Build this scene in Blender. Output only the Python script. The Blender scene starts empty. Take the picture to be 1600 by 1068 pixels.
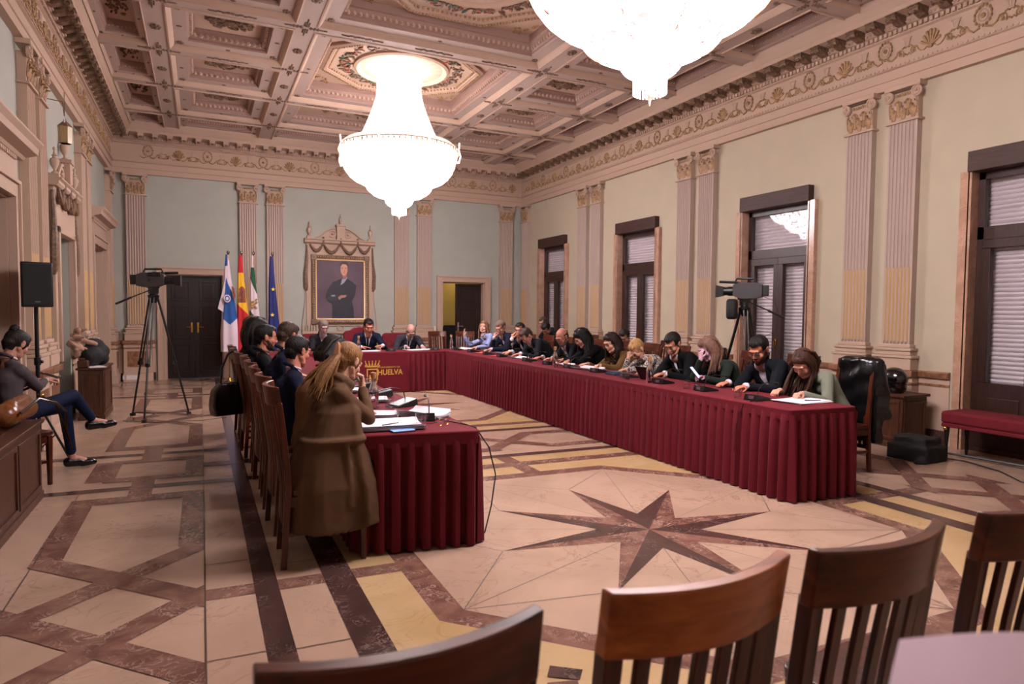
EXPOSURE = 0.97
CHST = 19.5
import bpy, bmesh, math, random
import numpy as np
from mathutils import Matrix, Vector, Euler
C = bpy.context.scene.collection
PI = math.pi
rnd = random.Random(7)

# ---------------------------------------------------------------- mesh builder
class MB:
    def __init__(s):
        s.v = []; s.f = []; s.m = []; s.M = None
    def add(s, vs, fs, mi=0):
        n = len(s.v)
        if s.M is not None:
            vs = [tuple(s.M @ Vector(p)) for p in vs]
        s.v += [tuple(p) for p in vs]
        s.f += [tuple(i + n for i in f) for f in fs]
        s.m += [mi] * len(fs)
    def box(s, c, d, mi=0, rz=0, R=None):
        x, y, z = d[0] / 2, d[1] / 2, d[2] / 2
        vs = [(-x,-y,-z),(x,-y,-z),(x,y,-z),(-x,y,-z),(-x,-y,z),(x,-y,z),(x,y,z),(-x,y,z)]
        if rz: R = Matrix.Rotation(rz, 3, 'Z')
        if R is not None: vs = [tuple(R @ Vector(p)) for p in vs]
        vs = [(p[0]+c[0], p[1]+c[1], p[2]+c[2]) for p in vs]
        s.add(vs, [(0,3,2,1),(4,5,6,7),(0,1,5,4),(1,2,6,5),(2,3,7,6),(3,0,4,7)], mi)
    def bb(s, a, b, mi=0):
        s.box([(a[i]+b[i])/2 for i in range(3)], [abs(b[i]-a[i]) for i in range(3)], mi)
    def hexa(s, p, mi=0):      # 8 corners
        s.add(p, [(0,3,2,1),(4,5,6,7),(0,1,5,4),(1,2,6,5),(2,3,7,6),(3,0,4,7)], mi)
    def prism(s, poly, h0, h1, f=lambda a, b, h: (a, b, h), mi=0):
        n = len(poly)
        vs = [f(a, b, h0) for a, b in poly] + [f(a, b, h1) for a, b in poly]
        fs = [tuple(range(n))[::-1], tuple(range(n, 2*n))] + [(i, (i+1) % n, n+(i+1) % n, n+i) for i in range(n)]
        s.add(vs, fs, mi)
    def loft(s, rings, mi=0, caps=True, closed=False):
        n = len(rings[0]); vs = [p for r in rings for p in r]; fs = []
        k = len(rings)
        for j in range(k if closed else k-1):
            j2 = (j+1) % k
            fs += [(j*n+i, j*n+(i+1) % n, j2*n+(i+1) % n, j2*n+i) for i in range(n)]
        if caps and not closed:
            fs += [tuple(range(n))[::-1], tuple(range((k-1)*n, k*n))]
        s.add(vs, fs, mi)
    def tube(s, pts, r, n=8, mi=0, caps=True, flat=1.0, closed=False):
        pts = [Vector(p) for p in pts]; k = len(pts)
        rr = r if isinstance(r, (list, tuple)) else [r]*k
        rings = []; up = None
        for i, p in enumerate(pts):
            if closed: t = (pts[(i+1) % k]-pts[i-1])
            else: t = (pts[min(i+1, k-1)]-pts[max(i-1, 0)])
            t.normalize()
            if up is None:
                up = Vector((0,0,1)) if abs(t.z) < .9 else Vector((0,1,0))
            a = t.cross(up)
            if a.length < 1e-5: a = t.orthogonal()
            a.normalize(); b = a.cross(t); b.normalize(); up = b
            rings.append([tuple(p + a*math.cos(2*PI*q/n)*rr[i] + b*math.sin(2*PI*q/n)*rr[i]*flat) for q in range(n)])
        s.loft(rings, mi, caps, closed)
    def lathe(s, prof, c=(0,0,0), n=24, mi=0, caps=True):
        rings = [[(c[0]+r*math.cos(2*PI*q/n), c[1]+r*math.sin(2*PI*q/n), c[2]+z) for q in range(n)] for r, z in prof]
        s.loft(rings, mi, caps)
    def ell(s, c, r, n=12, m=8, mi=0, R=None):
        vs = [(0,0,-1)]; fs = []
        for j in range(1, m):
            a = -PI/2+PI*j/m
            for i in range(n):
                vs.append((math.cos(a)*math.cos(2*PI*i/n), math.cos(a)*math.sin(2*PI*i/n), math.sin(a)))
        vs.append((0,0,1)); L = len(vs)-1
        fs += [(0, 1+(i+1) % n, 1+i) for i in range(n)]
        for j in range(m-2):
            fs += [(1+j*n+i, 1+j*n+(i+1) % n, 1+(j+1)*n+(i+1) % n, 1+(j+1)*n+i) for i in range(n)]
        fs += [(L, 1+(m-2)*n+i, 1+(m-2)*n+(i+1) % n) for i in range(n)]
        rr = (r, r, r) if not isinstance(r, (tuple, list)) else r
        vs = [Vector((p[0]*rr[0], p[1]*rr[1], p[2]*rr[2])) for p in vs]
        if R is not None: vs = [R @ p for p in vs]
        s.add([(p[0]+c[0], p[1]+c[1], p[2]+c[2]) for p in vs], fs, mi)
    def rc(s, a, b, ra, rb, n=12, fl=None, mi=0):
        """round cone (capsule with two radii); fl = (axis, k) flattens along an axis"""
        a = Vector(a); b = Vector(b); t = b-a; L = t.length
        if L < 1e-6: t = Vector((0,0,1)); L = 1e-6
        t = t/L; u = t.orthogonal().normalized(); w = t.cross(u)
        rings = []
        for k in range(5):
            an = -PI/2 + (PI/2)*k/4 + .02*(k == 0)
            rings.append((a + t*math.sin(an)*ra, max(math.cos(an)*ra, 1e-4)))
        for k in range(5):
            an = (PI/2)*k/4 - .02*(k == 4)
            rings.append((b + t*math.sin(an)*rb, max(math.cos(an)*rb, 1e-4)))
        out = []
        for c, r in rings:
            ring = []
            for q in range(n):
                d = (u*math.cos(2*PI*q/n)+w*math.sin(2*PI*q/n))*r
                if fl is not None:
                    ax = fl[0]; d = d - ax*(d.dot(ax))*(1-fl[1])
                ring.append(tuple(c+d))
            out.append(ring)
        s.loft(out, mi)

def obj(name, mb, mats, parent=None, bev=0, smooth=True, loc=None, rot=None, ang=35, rec=True):
    me = bpy.data.meshes.new(name)
    me.from_pydata([tuple(v) for v in mb.v], [], mb.f)
    if not isinstance(mats, (list, tuple)): mats = [mats]
    for m in mats: me.materials.append(m)
    if len(mats) > 1: me.polygons.foreach_set('material_index', mb.m)
    if rec:
        bm = bmesh.new(); bm.from_mesh(me); bmesh.ops.recalc_face_normals(bm, faces=bm.faces); bm.to_mesh(me); bm.free()
    if smooth:
        me.polygons.foreach_set('use_smooth', [True]*len(me.polygons))
        me.set_sharp_from_angle(angle=math.radians(ang))
    me.update()
    o = bpy.data.objects.new(name, me); C.objects.link(o)
    if parent is not None: o.parent = parent
    if loc is not None: o.location = loc
    if rot is not None: o.rotation_euler = rot
    if bev:
        b = o.modifiers.new('bevel', 'BEVEL'); b.width = bev; b.segments = 2; b.limit_method = 'ANGLE'; b.angle_limit = math.radians(40)
    return o

def thing(name, label, cat, loc=(0,0,0), rz=0, group=None):
    o = bpy.data.objects.new(name, None); C.objects.link(o)
    o.location = loc; o.rotation_euler = (0,0,rz); o.empty_display_size = .1
    return tag(o, label, cat, group)
def tag(o, label, cat, group=None):
    o['label'] = label; o['category'] = cat
    if group: o['group'] = group
    return o
def struct(o):
    o['kind'] = 'structure'; return o
def sempty(name):
    o = bpy.data.objects.new(name, None); C.objects.link(o); o['kind'] = 'structure'; o.empty_display_size = .1
    return o
CH = {}
def dup(root, loc, rz, label=None, group=None, kids=None):
    r = root.copy(); C.objects.link(r); r.location = loc; r.rotation_euler = (0,0,rz)
    if label: r['label'] = label
    if group: r['group'] = group
    for ch in root.children:
        c = ch.copy(); C.objects.link(c); c.parent = r
        for g in ch.children:
            d = g.copy(); C.objects.link(d); d.parent = c
    return r

# ---------------------------------------------------------------- materials
def srgb(h):
    h = h.lstrip('#'); r = [int(h[i:i+2], 16)/255 for i in (0,2,4)]
    return tuple((c/12.92 if c <= .04045 else ((c+.055)/1.055)**2.4) for c in r)+(1,)
def nm(name):
    m = bpy.data.materials.new(name); m.use_nodes = True
    nt = m.node_tree; return m, nt, nt.nodes['Principled BSDF']
def mat(name, col, rough=.6, metal=0, var=0, vscale=8, bump=0, bscale=40, spec=.5, stretch=None, coat=0, sheen=0):
    m, nt, b = nm(name)
    c = srgb(col) if isinstance(col, str) else col
    b.inputs['Base Color'].default_value = c; b.inputs['Roughness'].default_value = rough
    b.inputs['Metallic'].default_value = metal; b.inputs['Specular IOR Level'].default_value = spec
    if coat: b.inputs['Coat Weight'].default_value = coat; b.inputs['Coat Roughness'].default_value = .1
    if sheen: b.inputs['Sheen Weight'].default_value = sheen
    m.diffuse_color = c
    if var or bump:
        tc = nt.nodes.new('ShaderNodeTexCoord'); mp = nt.nodes.new('ShaderNodeMapping')
        nt.links.new(tc.outputs['Object'], mp.inputs[0])
        if stretch: mp.inputs['Scale'].default_value = stretch
    if var:
        n = nt.nodes.new('ShaderNodeTexNoise'); n.inputs['Scale'].default_value = vscale; n.inputs['Detail'].default_value = 5
        nt.links.new(mp.outputs[0], n.inputs['Vector'])
        r = nt.nodes.new('ShaderNodeValToRGB')
        lo = tuple(x*(1-var) for x in c[:3])+(1,); hi = tuple(min(1, x*(1+var)) for x in c[:3])+(1,)
        r.color_ramp.elements[0].color = lo; r.color_ramp.elements[1].color = hi
        r.color_ramp.elements[0].position = .3; r.color_ramp.elements[1].position = .7
        nt.links.new(n.outputs['Fac'], r.inputs[0]); nt.links.new(r.outputs[0], b.inputs['Base Color'])
    if bump:
        n = nt.nodes.new('ShaderNodeTexNoise'); n.inputs['Scale'].default_value = bscale; n.inputs['Detail'].default_value = 3
        nt.links.new(mp.outputs[0], n.inputs['Vector'])
        bp = nt.nodes.new('ShaderNodeBump'); bp.inputs['Strength'].default_value = bump; bp.inputs['Distance'].default_value = .01
        nt.links.new(n.outputs['Fac'], bp.inputs['Height']); nt.links.new(bp.outputs[0], b.inputs['Normal'])
    return m
def marble(name, base, vein, vein2, scale=3, amt=.5, rough=.18, grain=0.5):
    """polished veined stone"""
    m, nt, b = nm(name); L = nt.links
    tc = nt.nodes.new('ShaderNodeTexCoord')
    n1 = nt.nodes.new('ShaderNodeTexNoise'); n1.inputs['Scale'].default_value = scale; n1.inputs['Detail'].default_value = 8; n1.inputs['Distortion'].default_value = 1.2
    L.new(tc.outputs['Object'], n1.inputs['Vector'])
    r1 = nt.nodes.new('ShaderNodeValToRGB'); r1.color_ramp.elements[0].position = .38; r1.color_ramp.elements[1].position = .62
    r1.color_ramp.elements[0].color = srgb(base); r1.color_ramp.elements[1].color = srgb(vein2)
    L.new(n1.outputs['Fac'], r1.inputs[0])
    mx = nt.nodes.new('ShaderNodeMixRGB'); mx.inputs['Color2'].default_value = srgb(vein)
    n2 = nt.nodes.new('ShaderNodeTexNoise'); n2.inputs['Scale'].default_value = scale*1.7; n2.inputs['Detail'].default_value = 6; n2.inputs['Distortion'].default_value = 2.5
    L.new(tc.outputs['Object'], n2.inputs['Vector'])
    ab = nt.nodes.new('ShaderNodeMath'); ab.operation = 'SUBTRACT'; ab.inputs[1].default_value = .5; L.new(n2.outputs['Fac'], ab.inputs[0])
    a2 = nt.nodes.new('ShaderNodeMath'); a2.operation = 'ABSOLUTE'; L.new(ab.outputs[0], a2.inputs[0])
    r2 = nt.nodes.new('ShaderNodeValToRGB'); r2.color_ramp.elements[0].position = 0; r2.color_ramp.elements[1].position = .03*grain*2
    r2.color_ramp.elements[0].color = (amt, amt, amt, 1); r2.color_ramp.elements[1].color = (0,0,0,1)
    L.new(a2.outputs[0], r2.inputs[0])
    n3 = nt.nodes.new('ShaderNodeTexNoise'); n3.inputs['Scale'].default_value = scale*.9; n3.inputs['Detail'].default_value = 3; L.new(tc.outputs['Object'], n3.inputs['Vector'])
    r3 = nt.nodes.new('ShaderNodeValToRGB'); r3.color_ramp.elements[0].position = .42; r3.color_ramp.elements[1].position = .62; L.new(n3.outputs['Fac'], r3.inputs[0])
    mm = nt.nodes.new('ShaderNodeMath'); mm.operation = 'MULTIPLY'; L.new(r2.outputs[0], mm.inputs[0]); L.new(r3.outputs[0], mm.inputs[1]); L.new(mm.outputs[0], mx.inputs['Fac']); L.new(r1.outputs[0], mx.inputs['Color1'])
    L.new(mx.outputs[0], b.inputs['Base Color']); b.inputs['Roughness'].default_value = rough
    return m
def wood(name, dark, light, rough=.35, scale=6, axis='Z'):
    m, nt, b = nm(name); L = nt.links
    tc = nt.nodes.new('ShaderNodeTexCoord'); mp = nt.nodes.new('ShaderNodeMapping')
    mp.inputs['Scale'].default_value = {'Z': (8,8,.7), 'X': (.7,8,8), 'Y': (8,.7,8)}[axis]
    n = nt.nodes.new('ShaderNodeTexNoise'); n.inputs['Scale'].default_value = scale; n.inputs['Detail'].default_value = 6; n.inputs['Distortion'].default_value = .6
    r = nt.nodes.new('ShaderNodeValToRGB'); r.color_ramp.elements[0].color = srgb(dark); r.color_ramp.elements[1].color = srgb(light)
    r.color_ramp.elements[0].position = .3; r.color_ramp.elements[1].position = .72
    L.new(tc.outputs['Object'], mp.inputs[0]); L.new(mp.outputs[0], n.inputs['Vector']); L.new(n.outputs['Fac'], r.inputs[0]); L.new(r.outputs[0], b.inputs['Base Color'])
    b.inputs['Roughness'].default_value = rough
    return m
def emis(name, col, st, base=None):
    m, nt, b = nm(name)
    b.inputs['Emission Color'].default_value = srgb(col); b.inputs['Emission Strength'].default_value = st
    b.inputs['Base Color'].default_value = srgb(base or col)
    return m
def glass(name, tint=(1,1,1,1), ior=1.45, rough=0.0, op=0.0):
    m = bpy.data.materials.new(name); m.use_nodes = True; nt = m.node_tree; nt.nodes.clear(); L = nt.links
    o = nt.nodes.new('ShaderNodeOutputMaterial'); t = nt.nodes.new('ShaderNodeBsdfTransparent'); t.inputs[0].default_value = tint
    g = nt.nodes.new('ShaderNodeBsdfGlossy'); g.inputs['Roughness'].default_value = rough
    f = nt.nodes.new('ShaderNodeFresnel'); f.inputs['IOR'].default_value = ior
    mx = nt.nodes.new('ShaderNodeMixShader'); ge = nt.nodes.new('ShaderNodeNewGeometry'); iv = nt.nodes.new('ShaderNodeMath'); iv.operation = 'SUBTRACT'; iv.inputs[0].default_value = 1; L.new(ge.outputs['Backfacing'], iv.inputs[1]); mu = nt.nodes.new('ShaderNodeMath'); mu.operation = 'MULTIPLY'; L.new(f.outputs[0], mu.inputs[0]); L.new(iv.outputs[0], mu.inputs[1]); L.new(mu.outputs[0], mx.inputs[0]); L.new(t.outputs[0], mx.inputs[1]); L.new(g.outputs[0], mx.inputs[2])
    L.new(mx.outputs[0], o.inputs['Surface'])
    return m

PLAS = mat('plaster_pink', '#b29683', .75, bump=.05, bscale=90)
PLAS2 = mat('plaster_lilac', '#ab968b', .7, bump=.05, bscale=60)
GILT = mat('gilded_relief', '#9c7a55', .55, var=.45, vscale=25, bump=.3, bscale=60)
GILT2 = mat('bronze_relief', '#6e5440', .5, var=.5, vscale=30, bump=.3, bscale=70)
REED = mat('ochre_reeds', '#b48f60', .6)
WALLG = mat('wall_sage', '#a3a298', .85, var=.03, vscale=3, bump=.06, bscale=220)
WALLB = mat('wall_sage_warm', '#b3a58f', .85, var=.03, vscale=3, bump=.06, bscale=220)
MCREAM = marble('floor_cream_marble', '#ab8d79', '#77594a', '#9f826f', 1.5, .5, .22, .35)
MYEL = marble('floor_yellow_marble', '#b3946f', '#876844', '#a88960', 1.7, .55, .22, .4)
MBRN = marble('floor_brown_marble', '#5f3f36', '#a88f82', '#7a574a', 5, .85, .2, .6)
MDRK = marble('floor_dark_marble', '#3a2825', '#7d6a62', '#4c342e', 5, .8, .2, .45)
MBAND = marble('dado_brown_marble', '#6b452f', '#b79272', '#8a5f45', 14, .8, .3, .8)
MJAMB = marble('jamb_rose_marble', '#b78f78', '#d9bfa8', '#a67f69', 5, .5, .2, .4)
WDARK = wood('walnut_dark', '#120806', '#26130d', .35)
WFRAME = wood('window_brown', '#2a1611', '#3b221b', .4)
WBOX = wood('blind_box_brown', '#2e1610', '#44271f', .6, axis='Y')
WCHAIR = wood('chair_wood', '#220b05', '#5a2511', .32, 5)
WRAIL = wood('chair_rail_wood', '#2e1006', '#6b2f16', .28, 4, 'X')
WCAB = wood('cabinet_wood', '#2e170d', '#56301c', .4)
CLOTH = mat('burgundy_cloth', '#5f111d', .9, bump=.15, bscale=300, spec=.25)
VELVET = mat('red_velvet', '#62101a', .85, var=.1, vscale=10, spec=.3)
BLACK = mat('black_plastic', '#0c0b0b', .4)
BLACKM = mat('black_matte', '#0f0d0d', .75, bump=.1, bscale=80)
GREYM = mat('grey_metal', '#6d6a6a', .35, metal=.9)
GOLD = mat('polished_brass', '#d2a454', .25, metal=1)
PAPER = mat('white_paper', '#cfc6cc', .8)
GLASS = glass('clear_glass')
VESSEL = mat('vessel_glass', (1,1,1,1), 0); VESSEL.node_tree.nodes['Principled BSDF'].inputs['Transmission Weight'].default_value = 1; VESSEL.node_tree.nodes['Principled BSDF'].inputs['IOR'].default_value = 1.4
# ================================================================= ROOM
XL, XR, YB, YF = -1.66, 7.65, 15.34, -1.3
def W(wall, s, p, z):
    if wall == 'L': return (XL+p, s, z)
    if wall == 'R': return (XR-p, s, z)
    if wall == 'B': return (s, YB-p, z)
    return (s, YF+p, z)
def wbox(mb, wall, s0, s1, p0, p1, z0, z1, mi=0):
    a = W(wall, s0, p0, z0); b = W(wall, s1, p1, z1); mb.bb(a, b, mi)
def wrun(mb, wall, prof, s0, s1, mit=True, mi=0):
    """extrude (p,z) profile along a wall, mitred at both ends"""
    r0 = [W(wall, s0+(p if mit else 0), p, z) for p, z in prof]
    r1 = [W(wall, s1-(p if mit else 0), p, z) for p, z in prof]
    mb.loft([r0, r1], mi)

# ---- floor
SK = .045
def fl(x, y): return (x, y+SK*(2.77-x))
def build_floor():
    mb = MB(); cnt = [0]
    mb.bb((XL-.4, YF-.4, -.12), (XR+.5, YB+1.9, 0), 0)
    def poly(pts, mi, z=.0008):
        pts = [(min(max(x, XL), XR), y) for x, y in pts]
        q = [fl(x, y) for x, y in pts]
        cnt[0] += 1; z += cnt[0]*4e-6
        mb.add([(a, b, z) for a, b in q], [tuple(range(len(q)))], mi)
    def rect(x0, x1, y0, y1, mi, z=.0008): poly([(x0, y0), (x1, y0), (x1, y1), (x0, y1)], mi, z)
    def line(a, b, w=.006, mi=4, z=.003):
        d = Vector((b[0]-a[0], b[1]-a[1])); d.normalize(); n = Vector((-d.y, d.x))*w/2
        poly([(a[0]+n.x, a[1]+n.y), (b[0]+n.x, b[1]+n.y), (b[0]-n.x, b[1]-n.y), (a[0]-n.x, a[1]-n.y)], mi, z)
    cx = 2.77; S1, S2 = 3.56, 9.88
    Y0, Y1 = YF, YB
    for sy in (S1, S2, S1-6.32):
        # yellow fields inside the square cell and between the bands
        rect(cx-2.01, cx+2.01, sy-2.01, sy+2.01, 1, .0008)
        rect(cx-2.01, cx+2.01, sy+2.17, sy+2.41, 1, .0008); rect(cx-2.01, cx+2.01, sy-2.41, sy-2.17, 1, .0008)
        rect(cx+2.17, cx+2.41, sy-2.0, sy+2.0, 1, .0008)
        def octo(a): return [(cx+a/math.cos(PI/8)*math.cos(PI/8+k*PI/4), sy+a/math.cos(PI/8)*math.sin(PI/8+k*PI/4)) for k in range(8)]
        poly(octo(1.75), 2, .0016); poly(octo(1.6), 0, .0022)
        V = octo(1.6)
        R, r = 1.09, .35
        for k in range(8):
            t = k*PI/4; tip = (cx+R*math.cos(t), sy+R*math.sin(t))
            n1 = (cx+r*math.cos(t+PI/8), sy+r*math.sin(t+PI/8)); n0 = (cx+r*math.cos(t-PI/8), sy+r*math.sin(t-PI/8))
            poly([(cx, sy), tip, n1], 3 if k % 2 else 2, .0034); poly([(cx, sy), n0, tip], 2 if k % 2 else 3, .0034)
            line(tip, V[k]); line(tip, V[k-1]); line(n1, V[k], .005)
        for sgn in (-1, 1):
            rect(*sorted((cx+sgn*1.72, cx+sgn*2.77)), sy-.07, sy+.07, 2, .0018)
            rect(cx-.08, cx+.08, *sorted((sy+sgn*1.72, sy+sgn*2.53)), 2, .0018)
            rect(cx-2.17, cx+2.17, *sorted((sy+sgn*2.01, sy+sgn*2.17)), 2, .0018)
            rect(XL, XR, *sorted((sy+sgn*2.41, sy+sgn*2.53)), 3, .002)
            for q in (-1.3, 0, 1.3):
                line((cx+sgn*1.76, sy+q*.8), (cx+sgn*2.01, sy+q*.8)); 
                line((cx+sgn*2.17, sy+q*.8+.3), (cx+sgn*2.41, sy+q*.8+.3))
    for sgn in (-1, 1):
        rect(*sorted((cx+sgn*2.01, cx+sgn*2.17)), Y0, Y1-.3, 3, .0024)
        rect(*sorted((cx+sgn*2.41, cx+sgn*2.53)), Y0, Y1-.3, 3, .0024)
        line((cx+sgn*2.77, Y0), (cx+sgn*2.77, Y1-.3), .007, 4, .004)
        for q in range(14): line((cx+sgn*2.53, -.6+q*1.15), (cx+sgn*2.77, -.6+q*1.15))
    def corridor(f, width=.92, far=True):
        def P(pts, mi=2, z=.0026): poly([f(u, v) for u, v in pts], mi, z)
        for c in (-.04, -.83):
            P([(c-.11, 0), (c+.11, 0), (c+.11+width, width), (c-.11+width, width)])
        for c in (.04, .83):
            P([(c-.11, 0), (c+.11, 0), (c+.11-width, width), (c-.11-width, width)])
        for s in (-1, 1):
            P([(s*.72, 0), (s*2.2, 0), (s*2.2, .15), (s*.84, .15)]); P([(s*.8, width), (s*2.2, width), (s*2.2, width-.16), (s*.72, width-.16)])
            P([(s*2.02, 0), (s*2.2, 0), (s*2.2, width), (s*2.02, width)])
            P([(s*2.2, .38), (s*2.79, .38), (s*2.79, .55), (s*2.2, .55)])
            a, b = 2.77, 3.55
            P([(s*a, 0), (s*(a+.08), 0), (s*(a+.08), width), (s*a, width)]); P([(s*(b-.08), 0), (s*b, 0), (s*b, width), (s*(b-.08), width)])
            P([(s*a, 0), (s*b, 0), (s*b, .15), (s*a, .15)]); P([(s*a, width), (s*b, width), (s*b, width-.15), (s*a, width-.15)])
    for sy in (S1, S2):
        corridor(lambda u, v: (-v, sy+u)); corridor(lambda u, v: (5.54+v, sy+u))
    corridor(lambda u, v: (cx+u, 6.27+v*.97), .92)
    line((-.9, 6.05), (-.9, 2), .006)
    poly([(1.31,2.27),(1.42,2.19),(1.37,2.13),(1.26,2.2)], 3, .004); poly([(1.24,2.16),(1.36,2.13),(1.33,2.05),(1.2,2.1)], 2, .004)
    o = obj('floor', mb, [MCREAM, MYEL, MBRN, MDRK, mat('floor_joint', '#4a3428', .6)], smooth=False, rec=False)
    struct(o)
build_floor()

# ---- walls
WIN = [13.67, 10.345, 6.99, 3.67]
def build_walls():
    H = 5.6
    mb = MB(); ys = [YF-.4]
    for c in sorted(WIN):
        wbox(mb, 'R', ys[-1], c-.64, -.35, 0, 0, H); wbox(mb, 'R', c-.64, c+.64, -.35, 0, 3.27, H); ys.append(c+.64)
    wbox(mb, 'R', ys[-1], YB+.4, -.35, 0, 0, H)
    struct(obj('wall_right', mb, WALLB, smooth=False))
    mb = MB(); ys = [YF-.4]
    for c, hw, t in ((6.99, .75, 2.58), (10.345, .52, 2.45), (13.67, .75, 2.6)):
        wbox(mb, 'L', ys[-1], c-hw, -.5, 0, 0, H); wbox(mb, 'L', c-hw, c+hw, -.5, 0, t, H); ys.append(c+hw)
    wbox(mb, 'L', ys[-1], YB+.4, -.5, 0, 0, H)
    struct(obj('wall_left', mb, WALLG, smooth=False))
    mb = MB()
    for a, b in ((XL-.5, -.67), (.43, 5.42), (6.56, XR+.35)): wbox(mb, 'B', a, b, -.3, 0, 0, H)
    for a, b in ((-.67, .43), (5.42, 6.56)): wbox(mb, 'B', a, b, -.3, 0, 2.21, H)
    struct(obj('wall_back', mb, WALLG, smooth=False))
    mb = MB(); wbox(mb, 'F', XL-.5, XR+.35, -.3, 0, 0, H)
    struct(obj('wall_front', mb, WALLG, smooth=False))
    # room beyond the open door
    mb = MB(); mb.bb((4.4, 17.1, 0), (7.9, 17.2, 3), 0); mb.bb((4.3, 15.66, 0), (4.4, 17.2, 3), 0); mb.bb((7.9, 15.66, 0), (8, 17.2, 3), 0)
    mb.bb((4.3, 15.64, 3), (8, 17.2, 3.1), 0)
    struct(obj('wall_anteroom', mb, mat('ochre_wall', '#b49a58', .8), smooth=False))
build_walls()

# ---- dado, baseboard, cornice
OPEN = {'L': [(6.08, 7.9), (9.72, 10.97), (12.76, 14.58)], 'R': [(c-.78, c+.78) for c in WIN], 'B': [(-.86, .62), (5.25, 6.73)], 'F': []}
def spans(wall):
    lo, hi = (YF, YB) if wall in 'LR' else (XL, XR)
    cur = lo; out = []
    for a, b in sorted(OPEN[wall]):
        out.append((cur, a)); cur = b
    out.append((cur, hi)); return out
names = {'L': 'left', 'R': 'right', 'B': 'back', 'F': 'front'}
PILS = {'L': [8.395, 8.94, 11.72, 12.265, 15.1], 'R': [15.08, 12.265, 11.72, 8.94, 8.395, 5.625, 5.055], 'B': [-1.17, .95, 1.5, 4.37, 4.93, 7.14]}
tn = 1
for wl in 'LRBF':
    mb = MB(); mp = MB(); ma = MB(); mf = MB()
    for a, b in spans(wl):
        wbox(mb, wl, a, b, 0, .03, 0, .17)
        wrun(ma, wl, [(0,.765), (.04,.765), (.055,.79), (.055,.83), (0,.84)], a, b, False)
        wrun(ma, wl, [(0,.665), (.02,.67), (.02,.695), (0,.7)], a, b, False)
        wbox(mp, wl, a, b, 0, .012, .17, .77)
        if b-a > .8:
            n = max(1, round((b-a)/1.3)); L = (b-a)/n
            for k in range(n):
                c = a+(k+.5)*L
                if min([abs(c-q) for q in PILS.get(wl, [99])]) > .35:
                    wbox(mf, wl, c-L*.28, c+L*.28, .012, .02, .27, .6)
    struct(obj('baseboard_'+names[wl], mb, MDRK, bev=.004))
    t = sempty('trim_%d' % tn); tn += 1
    obj('dado_panel', mp, PLAS, t); obj('dado_rail', ma, MBAND, t)
    if mf.v: obj('marble_inset', mf, MBAND, t)

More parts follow.
